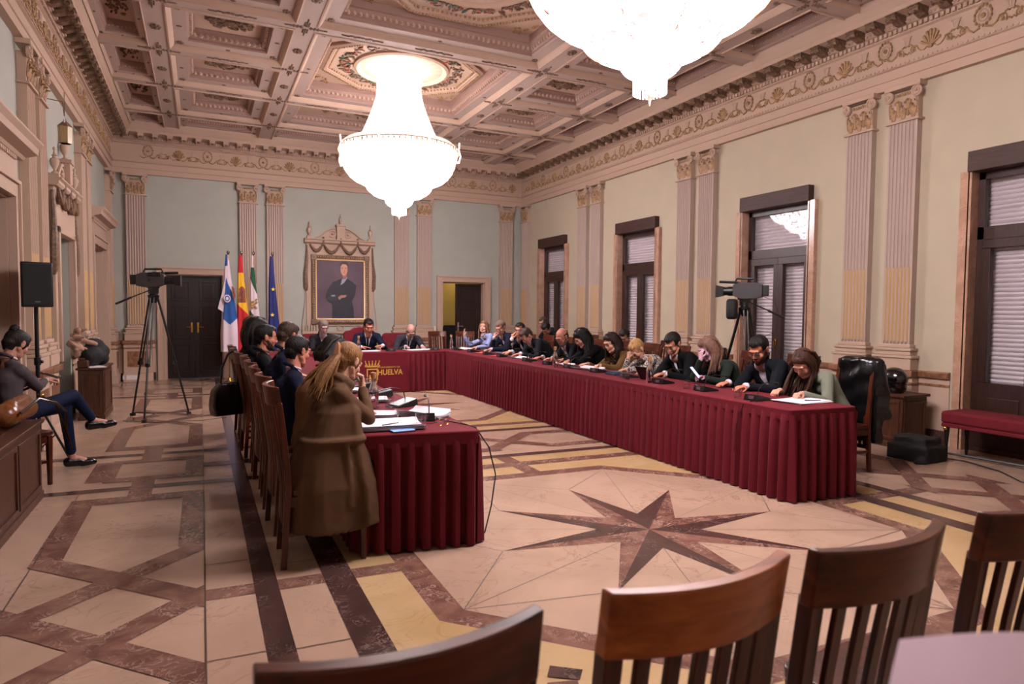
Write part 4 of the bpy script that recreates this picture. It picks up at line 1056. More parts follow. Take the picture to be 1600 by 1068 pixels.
# ================================================================= CABINETS AND BENCHES
def cabinet(name, label, x0, x1, y0, y1, h, front, cat='cabinet'):
    t = thing(name, label, cat, ((x0+x1)/2, (y0+y1)/2, 0)); ox, oy = (x0+x1)/2, (y0+y1)/2
    B = lambda mb, a, b, c, d, e, f: mb.bb((a-ox, c-oy, e), (b-ox, d-oy, f))
    mb = MB(); B(mb, x0+.02, x1-.02, y0+.02, y1-.02, .04, h-.03); obj('body', mb, WCAB, t, bev=.003)
    mb = MB(); B(mb, x0, x1, y0-.01, y1+.01, h-.03, h); obj('top', mb, WCAB, t, bev=.005)
    mb = MB(); B(mb, x0+.01, x1-.01, y0+.01, y1-.01, 0, .06); obj('plinth', mb, WCAB, t, bev=.003)
    n = max(1, round((y1-y0)/.75))
    for k in range(n):
        a = y0+.05+k*(y1-y0-.1)/n; b = a+(y1-y0-.1)/n-.04; xf = x1-.02 if front > 0 else x0+.02
        mb = MB()
        for u0, u1, v0, v1 in ((a,b,h-.1,h-.07), (a,b,.09,.12), (a,a+.03,.12,h-.1), (b-.03,b,.12,h-.1)):
            B(mb, *sorted((xf, xf+front*.012)), u0, u1, v0, v1)
        obj('panel_frame', mb, WCAB, t, bev=.002)
    for ye, s in ((y0+.02, -1), (y1-.02, 1)):
        mb = MB()
        for u0, u1, v0, v1 in ((x0+.05,x1-.05,h-.1,h-.075), (x0+.05,x1-.05,.1,.125), (x0+.05,x0+.075,.125,h-.1), (x1-.075,x1-.05,.125,h-.1)):
            B(mb, u0, u1, *sorted((ye, ye+s*.01)), v0, v1)
        obj('end_frame', mb, WCAB, t, bev=.002)
    return t
t = cabinet('radiator_bench', 'brown wooden radiator bench with slatted grille top, at the left edge', -1.64, -1.13, 3.3, 6.18, .62, 1, 'bench')
mb = MB()
for k in range(60): mb.box((-.0, -1.2+k*.041, .625), (.3, .016, .012))
obj('grille', mb, WCAB, t, smooth=False)
cabinet('wooden_cabinet', 'low reddish wooden cabinet by left wall under the black backpack', -1.5, -1.17, 10.15, 11.05, .70, 1)
cabinet('wooden_cabinet', 'low brown wooden cabinet by right wall under the motorcycle helmet', 6.98, 7.45, 4.55, 6.7, .60, -1)
def red_bench():
    t = thing('red_bench', 'long dark red upholstered bench in front of the nearest window', 'bench', (7.2, 3.1, 0))
    mb = MB(); mb.box((0,0,.43), (.44,2.1,.13)); obj('seat_cushion', mb, VELVET, t, bev=.03)
    mb = MB(); mb.box((0,0,.35), (.43,2.08,.04)); obj('seat_rail', mb, VELVET, t, bev=.008)
    for x in (-.18, .18):
        for y in (-1, 1):
            mb = MB(); mb.lathe([(.012,0), (.018,.05), (.016,.15), (.024,.25), (.03,.33)], (x, y, 0), 10); l = obj('leg', mb, WDARK, t)
            mb = MB(); mb.ell((x-.025, y, .315), .022, 10, 8); obj('brass_ball', mb, GOLD, l)
red_bench()
# ================================================================= PEOPLE
def remesh(mb, vox, sm=3, fac=.5):
    me = bpy.data.meshes.new('tmp'); me.from_pydata([tuple(v) for v in mb.v], [], mb.f)
    bm = bmesh.new(); bm.from_mesh(me); bmesh.ops.recalc_face_normals(bm, faces=bm.faces); bm.to_mesh(me); bm.free()
    o = bpy.data.objects.new('tmp', me); C.objects.link(o)
    r = o.modifiers.new('r', 'REMESH'); r.mode = 'VOXEL'; r.voxel_size = vox
    s = o.modifiers.new('s', 'SMOOTH'); s.factor = fac; s.iterations = sm
    dg = bpy.context.evaluated_depsgraph_get(); m2 = bpy.data.meshes.new_from_object(o.evaluated_get(dg))
    n = len(m2.vertices); v = np.empty(n*3); m2.vertices.foreach_get('co', v); v = v.reshape(n, 3)
    f = [tuple(p.vertices) for p in m2.polygons]
    bpy.data.objects.remove(o); bpy.data.meshes.remove(me); bpy.data.meshes.remove(m2)
    return v, f
def npobj(name, v, f, mats, parent=None, mi=None):
    me = bpy.data.meshes.new(name); me.from_pydata(v.tolist() if hasattr(v, 'tolist') else v, [], f)
    if not isinstance(mats, (list, tuple)): mats = [mats]
    for m in mats: me.materials.append(m)
    if mi is not None: me.polygons.foreach_set('material_index', mi)
    me.polygons.foreach_set('use_smooth', [True]*len(me.polygons)); me.update()
    o = bpy.data.objects.new(name, me); C.objects.link(o)
    if parent is not None: o.parent = parent
    return o
def keep(v, f, mask):
    idx = -np.ones(len(v), int); used = np.zeros(len(v), bool); nf = [q for q, k in zip(f, mask) if k]
    for q in nf: used[list(q)] = True
    idx[used] = np.arange(used.sum()); return v[used], [tuple(idx[i] for i in q) for q in nf]
def bisect(v, f, planes):
    bm = bmesh.new(); vs = [bm.verts.new(p) for p in v]
    for q in f:
        try: bm.faces.new([vs[i] for i in q])
        except ValueError: pass
    for co, no in planes: bmesh.ops.bisect_plane(bm, geom=bm.verts[:]+bm.edges[:]+bm.faces[:], dist=1e-5, plane_co=co, plane_no=no)
    bm.verts.index_update(); nv = np.array([list(q.co) for q in bm.verts]); nf = [tuple(q.index for q in p.verts) for p in bm.faces]; bm.free()
    return nv, nf
def cents(v, f):
    a = np.array([tuple(q)[:4] if len(q) >= 4 else (q[0], q[1], q[2], q[2]) for q in f]); return v[a].mean(axis=1)
_mc = {}
def fmat(col, kind='cloth'):
    k = (col, kind)
    if k not in _mc:
        nme = kind+'_'+col.strip('#')
        if kind == 'skin': m = mat(nme, col, .5, var=.06, vscale=30, spec=.35)
        elif kind == 'hair': m = mat(nme, col, .5, var=.5, vscale=14, bump=.5, bscale=30, stretch=(7,7,.5), spec=.22)
        elif kind == 'leather': m = mat(nme, col, .25, bump=.2, bscale=60)
        elif kind == 'knit': m = mat(nme, col, .9, bump=.4, bscale=260, spec=.3)
        elif kind == 'spots':
            m, nt, b = nm(nme); tc = nt.nodes.new('ShaderNodeTexCoord'); n = nt.nodes.new('ShaderNodeTexNoise'); n.inputs['Scale'].default_value = 55; n.inputs['Detail'].default_value = 1
            r = nt.nodes.new('ShaderNodeValToRGB'); r.color_ramp.interpolation = 'CONSTANT'; r.color_ramp.elements[0].color = srgb('#1c1618'); r.color_ramp.elements[1].color = srgb(col); r.color_ramp.elements[1].position = .5; n.inputs['Scale'].default_value = 85
            nt.links.new(tc.outputs['Object'], n.inputs['Vector']); nt.links.new(n.outputs['Fac'], r.inputs[0]); nt.links.new(r.outputs[0], b.inputs['Base Color']); b.inputs['Roughness'].default_value = .7
        else: m = mat(nme, col, .85, var=.08, vscale=12, bump=.12, bscale=180, spec=.12)
        _mc[k] = m
    return _mc[k]
EYEW = mat('eye_white', '#b9aaa4', .3); IRIS = mat('eye_iris', '#1b100c', .2)
def ik(a, b, l1, l2, pole):
    d = b-a; L = min(d.length, (l1+l2)*.995); u = d.normalized()
    x = (l1*l1-l2*l2+L*L)/(2*L); h = math.sqrt(max(l1*l1-x*x, 0)); p = (pole-u*pole.dot(u)).normalized()
    return a+u*x+p*h, a+u*L
def person(label, xy, yaw, head, look, hands, skin='#b5806a', hair=('short', '#2a1c16'), top='#1a1a20', kind='cloth', style='jacket', shirt='#c9bec4', tie=None,
           legs='#15141a', shoe='#0c0a0a', fem=False, near=False, glasses=False, beard=None, hipz=.57, knees=None, feet=None, poles=None, sc=1.0, group=None, coat_skirt=False, scarf=None, hs=1.0):
    V_ = Vector; root0 = V_((xy[0], xy[1], 0)); s = (.9 if fem else 1.0)*sc
    a = math.radians(yaw); F = V_((math.cos(a), math.sin(a), 0)); Rt = V_((math.sin(a), -math.cos(a), 0)); Z = V_((0,0,1))
    hc = V_(head)-root0; hip = V_((0,0,hipz))
    ly, lp = math.radians(look[0]), math.radians(look[1])
    f = V_((math.cos(ly)*math.cos(lp), math.sin(ly)*math.cos(lp), math.sin(lp))); r = f.cross(Z).normalized(); u = r.cross(f)
    if len(look) > 2:
        Rr = Matrix.Rotation(math.radians(look[2]), 3, f); r = Rr @ r; u = Rr @ u
    nb = hc-u*.118-Z*.042-f*.02
    td = (nb-hip).normalized(); Ft = (F-td*F.dot(td)).normalized(); Rt = td.cross(Ft)*-1 if td.cross(Ft).dot(Rt) < 0 else td.cross(Ft)
    ch = hip.lerp(nb, .66)-Ft*(.035+.05*max(0, td.dot(F)-.15)); wa = hip.lerp(nb, .33)-Ft*(.02+.04*max(0, td.dot(F)-.15))
    sh = [nb-td*.075+Rt*q*.165*s-Ft*.01 for q in (1, -1)]
    ax = (Rt, .8)
    body = MB(); top_ = MB(); K = .88
    T = [(hip, wa, .115*s, .1*s, .07), (wa, ch, .1*s, .115*s, .07)]
    for p, q, ra, rb, o in T:
        for e in (-1, 1):
            top_.rc(p+Rt*e*o*s, q+Rt*e*o*s, ra, rb, 14); body.rc(p+Rt*e*o*s*.9, q+Rt*e*o*s*.9, ra*K, rb*K, 12)
    for e in (0, 1):
        top_.rc(ch+Rt*(1-2*e)*.075*s, sh[e]*.75+nb*.25-td*.02, .112*s, .072*s, 14)
        top_.rc(sh[e], nb-td*.02, .062*s, .05*s, 12); body.rc(sh[e], nb-td*.03, .045*s, .045*s, 10); body.rc(ch+Rt*(1-2*e)*.07*s, sh[e], .09*s, .045*s, 12)
    if style == 'jacket':
        top_.tube([tuple(nb+td*.03+Rt*.066*s*math.cos(t)+Ft*(.062*s*math.sin(t)-.004)-td*.03*(math.sin(t)+.0)) for t in [PI+x*PI/8 for x in range(9)]], .016, 8)
    if fem:
        for e in (-1, 1): top_.ell(tuple(ch+Rt*e*.07+Ft*.075+td*.0), .062, 12, 8)
    body.rc(nb-td*.04, hc-u*.05-f*.02, .056*s, .05*s, 14)
    wr = []
    handm = MB(); cuff = MB()
    for e, H in enumerate(hands):
        if H is None: H = ((hip+Ft*.22+Rt*(1-2*e)*.1+Z*.06+root0)[:], 'flat')
        P = V_(H[0])-root0; kd = H[1]
        hd = V_(H[2]).normalized() if len(H) > 2 and H[2] else ((P-sh[e])*V_((1,1,.15))).normalized()
        pn = V_(H[3]).normalized() if len(H) > 3 else Z*-1
        w = P-hd*.075
        pole = (Rt*(1-2*e)*.6-Z*1.0-Ft*.2) if not (poles and poles[e]) else V_(poles[e])
        el, w2 = ik(sh[e], w, .285*s, .255*s, pole); shift = w2-w; w = w2; P = P+shift
        top_.rc(sh[e], el, .06*s, .05*s, 12); top_.rc(el, el.lerp(w, .9), .05*s, .036*s, 12)
        body.rc(sh[e], el, .044*s, .038*s, 10); body.rc(el, w, .038*s, .027*s, 10)
        fdir = (w-el).normalized(); cuff.rc(el.lerp(w, .86), w-fdir*.0, .034*s, .031*s, 12)
        # hand
        n_ = (pn-hd*pn.dot(hd)).normalized(); sd = hd.cross(n_)*(1 if e == 0 else -1); k = .95 if not fem else .86
        curl = {'flat': 10, 'hold': 42, 'fist': 78, 'chin': 60, 'open': 14, 'pen': 50}[kd]
        body.rc(w, w+hd*.03*k, .026*k, .027*k, 10); 
        for j in range(4):
            lat = (j-1.5)*.0205*k; b0 = w+hd*.015*k+sd*lat*.5; kn = w+hd*(.088-.004*abs(j-1))*k+sd*lat
            handm.rc(b0, kn, .0135*k, .0115*k, 8)
            L = (.043,.047,.044,.034)[j]*k; p = kn; d = hd; cc = curl*(1+.08*(j-1.5))
            for m in range(3):
                Rm = Matrix.Rotation(-math.radians(cc*(.8,1,.7)[m]*(1 if e == 0 else -1)), 3, sd)
                d1 = Rm @ d
                if d1.dot(n_) < d.dot(n_): d1 = Matrix.Rotation(math.radians(cc*(.8,1,.7)[m]*(1 if e == 0 else -1)), 3, sd) @ d
                d = d1; q = p+d*L*(1,.62,.5)[m]; handm.rc(p, q, (.0098,.009,.0082)[m]*k, (.009,.0082,.0066)[m]*k, 8); p = q
        handm.rc(w, w+hd*.07*k, .019*k, .016*k, 10)
        tb = w+hd*.022*k-sd*.022*k+n_*.004; t1 = tb+(hd*.62-sd*.62+n_*.35).normalized()*.04*k; t2 = t1+(hd*.85-sd*.2+n_*.45).normalized()*.032*k; t3 = t2+(hd*.9+n_*.3).normalized()*.022*k
        handm.rc(w+hd*.01, tb, .017*k, .0145*k, 8); handm.rc(tb, t1, .0145*k, .011*k, 8); handm.rc(t1, t2, .0105*k, .0095*k, 8); handm.rc(t2, t3, .0095*k, .0075*k, 8)
        wr.append((w, el))
    # legs
    lg = MB(); shs = []
    for e in (0, 1):
        shm = MB(); shs.append(shm); q = 1-2*e; h0 = hip+Rt*q*.085*s-Z*.01
        kn = (V_(knees[e])-root0) if knees else hip+V_((F.x,F.y,0))*.42+Rt*q*.1+Z*(-.05)
        ft = (V_(feet[e][0])-root0) if feet else V_((kn.x, kn.y, .09))-V_((F.x,F.y,0))*.05
        fd = V_(feet[e][1]).normalized() if feet else V_((F.x,F.y,0))
        lg.rc(h0, kn, .088*s, .064*s, 12); lg.rc(kn, ft+(kn-ft)*.14, .062*s, .047*s, 12)
        body.rc(h0, kn, .07*s, .05*s, 10); body.rc(kn, ft, .05*s, .033*s, 10)
        body.rc(ft, ft+fd*.1-Z*.035, .034, .028, 8)
        shm.rc(ft-fd*.035-Z*.045, ft+fd*.15-Z*.052, .037, .033, 12); shm.rc(ft-fd*.03-Z*.03, ft+fd*.06-Z*.035, .043, .036, 12)
        shm.rc(ft+fd*.08-Z*.055, ft+fd*.17-Z*.058, .037, .026, 10)
    # head
    hm = MB()
    def HP(p): return hc+r*p[0]+f*p[1]+u*p[2]
    Rh = Matrix((r, f, u)).transposed()
    def E(c, rad, m=hm, n=14): m.ell(tuple(HP(c)), rad, n, n*2//3, R=Rh)
    E((0,-.012,.028), (.073,.094,.086), n=20); E((0,.016,-.028), (.059,.073,.086), n=20)
    hm.rc(HP((-.03,.03,-.08)), HP((.03,.03,-.08)), .03, .03, 12); E((0,.066,-.1), (.022,.02,.019))
    for q in (-1, 1):
        hm.rc(HP((q*.055,-.005,-.045)), HP((q*.034,.05,-.088)), .019, .018, 10); E((q*.036,.058,-.03), (.024,.024,.026))
        E((q*.0105,.091,-.034), (.008,.009,.007), n=9); E((q*.076,-.006,-.004), (.009,.019,.031)); E((q*.081,-.014,.012), (.006,.012,.016), n=9)
        E((q*.031,.079,.006), (.016,.01,.011), n=10)
    hm.rc(HP((0,.084,.012)), HP((0,.1,-.03)), .0075, .0105, 10)
    hm.rc(HP((-.034,.081,.024)), HP((.034,.081,.024)), .012, .012, 10)
    E((0,.087,-.06), (.023,.0105,.0065), n=12); E((0,.085,-.072), (.019,.0105,.007), n=12)
    hm.rc(HP((0,-.02,-.05)), nb+td*.01, .05*s, .052*s, 14)
    body_done = True
    vb, fb = remesh(body, .011 if near else .014, 2)
    vh, fh = remesh(hm, .0042 if near else .0065, 2, .4)
    loc = (vh-np.array(hc)) @ np.array([list(r), list(f), list(u)]).T
    for q in (-1, 1):
        g = np.exp(-(((loc[:,0]-q*.03)/.013)**2+((loc[:,2]-.004)/.007)**2))*(loc[:,1] > .04)
        vh = vh-np.outer(g*.0035, np.array(f))
    if hs != 1: vh = np.array(hc)+(vh-np.array(hc))*hs
    vn, fn = remesh(handm, .0038 if near else .0055, 1, .4)
    nb_, nh = len(vb), len(vb)+len(vh)
    v = np.vstack([vb, vh, vn]); ff = fb+[tuple(i+nb_ for i in q) for q in fh]+[tuple(i+nh for i in q) for q in fn]
    ch_ = cents(vh, fh); lc = ((ch_-np.array(hc))/hs) @ np.array([list(r), list(f), list(u)]).T
    lip = (np.abs(lc[:,0]) < .02) & (lc[:,2] < -.056) & (lc[:,2] > -.075) & (lc[:,1] > .08)
    mi = np.zeros(len(ff), int); mi[len(fb):len(fb)+len(fh)][lip] = 1
    sk = srgb(skin); lipc = '#%02x%02x%02x' % tuple(int(int(skin.lstrip('#')[i:i+2], 16)*k) for i, k in ((0,.88), (2,.72), (4,.72)))
    P = npobj('person', v, ff, [fmat(skin, 'skin'), fmat(lipc, 'skin')], None, mi)
    P.location = root0; tag(P, label, 'person', group)
    # clothing
    vv, f2 = remesh(top_ if not coat_skirt else coat_skirt(top_, hip, nb, td, Ft, Rt), .009 if near else .013, 3)
    # gentle folds
    nz = np.sin(vv[:,2]*34+vv[:,0]*21)*np.sin(vv[:,1]*27+vv[:,2]*11)*.003+np.sin(vv[:,2]*71+vv[:,1]*53+vv[:,0]*37)*.0012
    c0 = vv.mean(axis=0); vv = vv+(vv-c0)*0+np.outer(nz, np.array(Ft))
    dd = .34 if style == 'jacket' else .2; w0 = .072 if style == 'jacket' else .062
    if style in ('jacket', 'coat') and shirt:
        pl = [(nb+Rt*w0, Rt/w0-td/dd), (nb-Rt*w0, -Rt/w0-td/dd), (nb+td*.045, td), (nb+Ft*.03, Ft)]
        if tie: pl += [(nb+Rt*.019, Rt), (nb-Rt*.019, Rt)]
        vv, f2 = bisect(vv, f2, pl)
    cc = cents(vv, f2)-np.array(nb); A = cc @ np.array(td); B = cc @ np.array(Ft); S = np.abs(cc @ np.array(Rt))
    names = {'jacket': 'jacket', 'coat': 'coat', 'sweater': 'sweater', 'blouse': 'blouse'}
    if style in ('jacket', 'coat') and shirt:
        m1 = (B > .03) & (A < .045) & (A > -dd) & (S < w0*(1+A/dd)) & (B < .24)
        m2 = m1 & (S < .019) & (A < .0) if tie else np.zeros(len(m1), bool)
        m1 = m1 & ~m2
        a_, b_ = keep(vv, f2, ~(m1 | m2)); npobj(names[style], a_, b_, fmat(top, kind), P)
        rel = vv-np.array(nb); rs, ra, rb_ = rel @ np.array(Rt), rel @ np.array(td), rel @ np.array(Ft)
        for q in (1, -1):
            P_, R_ = [], []
            for k in range(7):
                A_ = .03-(dd+.02)*k/6; S_ = q*(w0*max(0, 1+A_/dd)+.013); sel = (np.abs(rs-S_) < .016) & (np.abs(ra-A_) < .016) & (rb_ < .26)
                if sel.any(): P_.append(tuple(nb+Rt*S_+td*A_+Ft*(float(rb_[sel].max())+.001))); R_.append(.012+.010*math.sin(PI*min(1, k/4.5)))
            if len(P_) > 3: lm = MB(); lm.tube(P_, R_, 8, flat=.35); obj('lapel', lm, fmat(top, kind), P)
        if m1.any():
            a_, b_ = keep(vv, f2, m1); cv = MB(); cv.v = a_.tolist(); cv.f = b_; cv.m = [0]*len(b_)
            cv.tube([tuple(nb+td*.028+Rt*.057*math.cos(t)*s+Ft*(.052*math.sin(t)+.004)-td*.02*max(0, math.sin(t))) for t in [x*PI/8 for x in range(16)]], .009, 6, closed=True)
            obj('shirt', cv, fmat(shirt), P, rec=False, ang=80)
            if style == 'jacket':
                h_ = len(cuff.v)//2; nf = len(cuff.f)//2
                for e in (0, 1): cu_ = MB(); cu_.add(cuff.v[e*h_:(e+1)*h_], [tuple(i-e*h_ for i in q) for q in cuff.f[e*nf:(e+1)*nf]]); obj('shirt_cuff', cu_, fmat(shirt), P)
        if m2.any(): a_, b_ = keep(vv, f2, m2); npobj('tie', a_+np.array(Ft)*.004, b_, fmat(tie), P)
    else:
        npobj(names[style], vv, f2, fmat(top, kind), P)
        if shirt and style == 'sweater' and scarf is None:
            cv = MB(); cv.tube([tuple(nb+td*.03+Rt*.06*math.cos(t)*s+Ft*(.055*math.sin(t)+.004)) for t in [x*PI/8 for x in range(16)]], .007, 6, closed=True); obj('collar', cv, fmat(top, kind), P, rec=False, ang=80)
    v3, f3 = remesh(lg, .014, 2); npobj('trousers', v3, f3, fmat(legs), P)
    for shm in shs: v3, f3 = remesh(shm, .008, 2); npobj('shoe', v3, f3, fmat(shoe, 'leather'), P)
    # eyes, brows
    n_before = len(P.children)
    for q in (-1, 1):
        mb = MB(); mb.ell(tuple(HP((q*.031,.0755,.003))), .0118, 10, 8, 0); mb.ell(tuple(HP((q*.031,.0845,.001))), .0052, 8, 6, 1); obj('eye', mb, [EYEW, IRIS], P)
        mb = MB(); mb.tube([tuple(HP(p)) for p in ((q*.014,.0945,.022), (q*.03,.094,.028), (q*.047,.083,.024))], [.003,.0042,.0022], 6); obj('eyebrow', mb, fmat(hair[1] if hair[0] != 'none' else '#6a5a50', 'hair'), P)
    # hair
    st, hcol = hair[0], hair[1]; HM = fmat(hcol, 'hair')
    if st != 'none':
        hb = MB(); vol = {'short': 1.0, 'crop': .965, 'bald': .965, 'long': 1.0, 'big': 1.15, 'pony': .99, 'bun': .98, 'bob': 1.03, 'thick': 1.03}[st]
        E((0,-.018,.034), (.081*vol,.1*vol,.09*vol), hb, 22); hb.rc(HP((0,-.06,-.02)), HP((0,-.045,-.06)), .058*vol, .045*vol, 14)
        E((0,.035,.07), (.058*vol,.05*vol,.045*vol), hb, 14)
        if st in ('long', 'big', 'bob', 'pony', 'bun'):
            for q in (-1, 1): E((q*.045,.005,.02), (.036,.055,.07), hb, 12)
        vx, fx = remesh(hb, .006 if near else .008, 3)
        lc = (cents(vx, fx)-np.array(hc)) @ np.array([list(r), list(f), list(u)]).T
        X, Y, Zz = np.abs(lc[:,0]), lc[:,1], lc[:,2]
        if st == 'bald': m = (Zz < .045) & (Y < .02) & (Zz > -.065) & ~((Y > -.03) & (Zz < -.02))
        elif st in ('short', 'crop', 'thick'): m = ~((Y > .045) & (Zz < .062+.03*(X/.08))) & ~((Y > -.0) & (Zz < .012) & (X > .03)) & ~((Y > -.045) & (Zz < -.025)) & (Zz > -.075)
        else: m = ~((Y > .05) & (Zz < .075-.55*X)) & ~((Y > .03) & (Zz < 0)) & (Zz > -.08)
        vx, fx = keep(vx, fx, m)
        lv = (vx-np.array(hc)) @ np.array([list(r), list(f), list(u)]).T; th = np.arctan2(lv[:,0], lv[:,1]+.035); rad = vx-np.array(hc+u*.01); rad /= np.linalg.norm(rad, axis=1)[:,None]
        vx = vx+rad*((np.sin(th*34+lv[:,2]*30)+.6*np.sin(th*61-lv[:,2]*55))*.0016*np.clip(np.hypot(lv[:,0], lv[:,1]+.035)/.05, 0, 1))[:,None]
        ho = npobj('hair', vx, fx, HM, P)
        L = hair[2] if len(hair) > 2 else .28
        if st in ('long', 'big', 'bob'):
            if st == 'bob': L = .16
            mb = MB(); R = random.Random(int(abs(hc.x)*1000)+3); off = V_(hair[3]) if len(hair) > 3 else V_((0,0,0))
            for q in (-1, 1):
                for j in range(20):
                    t = j/19; y = .035-.115*t; e = math.sqrt(max(0, 1-(y/.105)**2)); jx = R.uniform(-.012,.012); jl = R.uniform(.86,1.06)
                    p00 = HP((q*.012*vol, y*.6+.02, .118*vol)); p0 = HP((q*.07*vol*e, y, .055)); p1 = HP((q*(.084*vol*e+.004), y-.006, -.045))
                    k_ = .3 if j > 5 else 1
                    p2 = p1-Z*L*.5*jl+off*.5+r*q*(.012+jx*.6); p3 = p2-Z*L*.5*jl+off*.5+Ft*.012*k_+r*jx
                    W_ = R.uniform(.0085,.0125)*(1.15 if st == 'big' else 1); wv = .014 if st == 'big' else .005
                    mb.tube([tuple(x) for x in (p00, p0, p0.lerp(p1,.5)+r*q*.006, p1, p1.lerp(p2,.5)+r*(q*.008+R.uniform(-wv,wv))+f*R.uniform(-wv,wv), p2+r*R.uniform(-wv,wv), p2.lerp(p3,.6)+r*R.uniform(-wv,wv), p3)], [W_*.5, W_, W_*1.1, W_*1.1, W_*1.2, W_, W_*.8, W_*.2], 6)
            for j in range(20):
                x = (j-9.5)*.0085; jl = R.uniform(.85,1.08); p0 = HP((x, -.083*vol, .05)); p1 = HP((x*1.1, -.09*vol, -.06)); p2 = p1-Z*L*.5*jl+off*.5+r*R.uniform(-.01,.01)+f*R.uniform(-.012,.01); p3 = p2-Z*L*.5*jl+off*.5+r*R.uniform(-.02,.02)
                W_ = R.uniform(.009,.014)
                mb.tube([tuple(x_) for x_ in (HP((x*.4, -.03, .12*vol)), p0, p1, p1.lerp(p2,.5)+f*R.uniform(-.01,.006), p2, p3)], [W_*.5, W_, W_*1.2, W_*1.2, W_, W_*.25], 6)
            obj('hair_length', mb, HM, ho, ang=80, rec=False)
        if st == 'bun': mb = MB(); mb.ell(tuple(HP((0,-.085,.1))), .034, 12, 9); mb.tube([tuple(HP((0.03*math.cos(t),-.085+.01*math.sin(3*t),.1+.03*math.sin(t)))) for t in [x*PI/5 for x in range(10)]], .012, 6, closed=True); obj('bun', mb, HM, ho)
        if st == 'pony':
            mb = MB(); b0 = HP((0,-.095,.02)); o_ = V_(hair[3]) if len(hair) > 3 else V_((0,0,0)); R = random.Random(5)
            for j in range(46):
                jx, jy = R.uniform(-.042,.042), R.uniform(-.03,.03); jl = R.uniform(.8,1.12)
                q1 = b0-f*.03-Z*.035+r*jx*.5+f*jy*.3; q2 = b0-f*.03-Z*L*.5+r*jx*1.4+f*jy+o_*.5; q3 = b0-f*.02-Z*L*jl+r*jx*2.0+f*jy*1.6+o_*jl
                W_ = R.uniform(.007,.011); mb.tube([tuple(x) for x in (b0+r*jx*.35+u*.012, q1, q2+r*R.uniform(-.01,.01), q2.lerp(q3,.5)+r*R.uniform(-.016,.016)+Z*R.uniform(-.008,.008), q3+r*R.uniform(-.012,.012))], [W_*.9, W_*1.2, W_*1.25, W_, W_*.25], 6)
            for j in range(26):
                x = R.uniform(-.07,.07); p0 = HP((x, -.05-.04*(1-abs(x)/.07), -.02)); mb.tube([tuple(q_) for q_ in (p0, b0+r*x*.2-Z*.03, b0-f*.02-Z*.09+r*R.uniform(-.03,.03)+o_*.3)], [.006,.01,.003], 6)
            po = obj('ponytail', mb, HM, ho, ang=70)
            mb = MB(); mb.prism([(-.02,0), (.02,0), (.012,.07), (0,.085), (-.012,.07)], 0, .012, lambda a, b, h: tuple(b0-f*(.005+h*2)+r*a*1.1+u*(b-.03)-f*b*.25)); obj('hair_clip', mb, mat('copper_clip', '#b98462', .3, .5), ho, bev=.004)
    if beard:
        bb = MB(); bb.rc(HP((-.03,.032,-.082)), HP((.03,.032,-.082)), .0345, .0345, 12); E((0,.067,-.102), (.026,.023,.022), bb); E((0,.088,-.047), (.026,.011,.008), bb, 10)
        for q in (-1, 1): bb.rc(HP((q*.058,-.0,-.03)), HP((q*.036,.052,-.088)), .0215, .0215, 10)
        vx, fx = remesh(bb, .005, 2)
        lc = (cents(vx, fx)-np.array(hc)) @ np.array([list(r), list(f), list(u)]).T
        m = ~((np.abs(lc[:,0]) < .021) & (lc[:,2] < -.055) & (lc[:,2] > -.078) & (lc[:,1] > .07)); vx, fx = keep(vx, fx, m)
        npobj('beard', vx, fx, fmat(beard, 'hair'), P)
    if glasses:
        mb = MB()
        for q in (-1, 1):
            mb.tube([tuple(HP((q*.033+.025*math.cos(t), .104, .0+.018*math.sin(t)))) for t in [x*PI/7 for x in range(14)]], .0022, 5, closed=True)
            mb.tube([tuple(HP(p)) for p in ((q*.058,.102,.004), (q*.078,.05,.008), (q*.08,-.01,.008))], .0022, 5)
        mb.tube([tuple(HP((-.009,.106,.004))), tuple(HP((.009,.106,.004)))], .0022, 5); obj('glasses', mb, BLACK, P)
    if hs != 1:
        def allc(o):
            for c_ in o.children: yield c_; yield from allc(c_)
        for c_ in allc(P):
            if c_.name.split('.')[0] in ('eye', 'eyebrow', 'hair', 'hair_length', 'bun', 'ponytail', 'hair_clip', 'beard', 'glasses'):
                for vt in c_.data.vertices: vt.co = hc+(vt.co-hc)*hs
    return P
GR = 'councillors seated along the right table'; GLF = 'councillors seated along the left table'
W_ = lambda x, y, z, k='flat', *a: ((x, y, z), k)+a
# --- right row, from the camera backwards (they face -x)
person('woman in sage green sweater with long brown hair, writing, nearest on the right', (5.36, 4.16), 180, (5.03, 4.24, 1.04), (192, -42), [W_(4.76, 4.3, .785, 'pen'), W_(4.74, 4.05, .785, 'pen')], skin='#c08a74', hair=('long', '#3d241a', .3, (-.1,.03,0)), top='#6f7263', hs=1.1, sc=1.08, kind='knit', style='sweater', fem=True, near=True, group=GR)
person('man with black beard and glasses, dark blazer, open white shirt, right row', (5.42, 4.80), 180, (5.12, 4.86, 1.13), (196, -30), [W_(4.78, 4.98, .785, 'flat'), W_(4.68, 4.66, .785, 'flat')], skin='#b5745a', hair=('short', '#120d0c'), top='#111319', shirt='#c3b9c6', beard='#2a1d19', glasses=True, near=True, group=GR, sc=1.15, hs=1.17)
person('woman in dark green top, hand across her face, lit by her phone', (5.42, 5.5), 180, (5.1, 5.56, 1.10), (165, -28), [W_(4.96, 5.53, 1.06, 'chin', (.15,.25,1), (1,.2,0)), W_(4.74, 5.3, .83, 'hold', (-1,-.2,.3))], skin='#b58a96', hair=('long', '#6a4b3c', .2, (-.05,0,0)), top='#18231c', hs=1.12, sc=1.08, kind='knit', style='sweater', fem=True, near=True, group=GR)
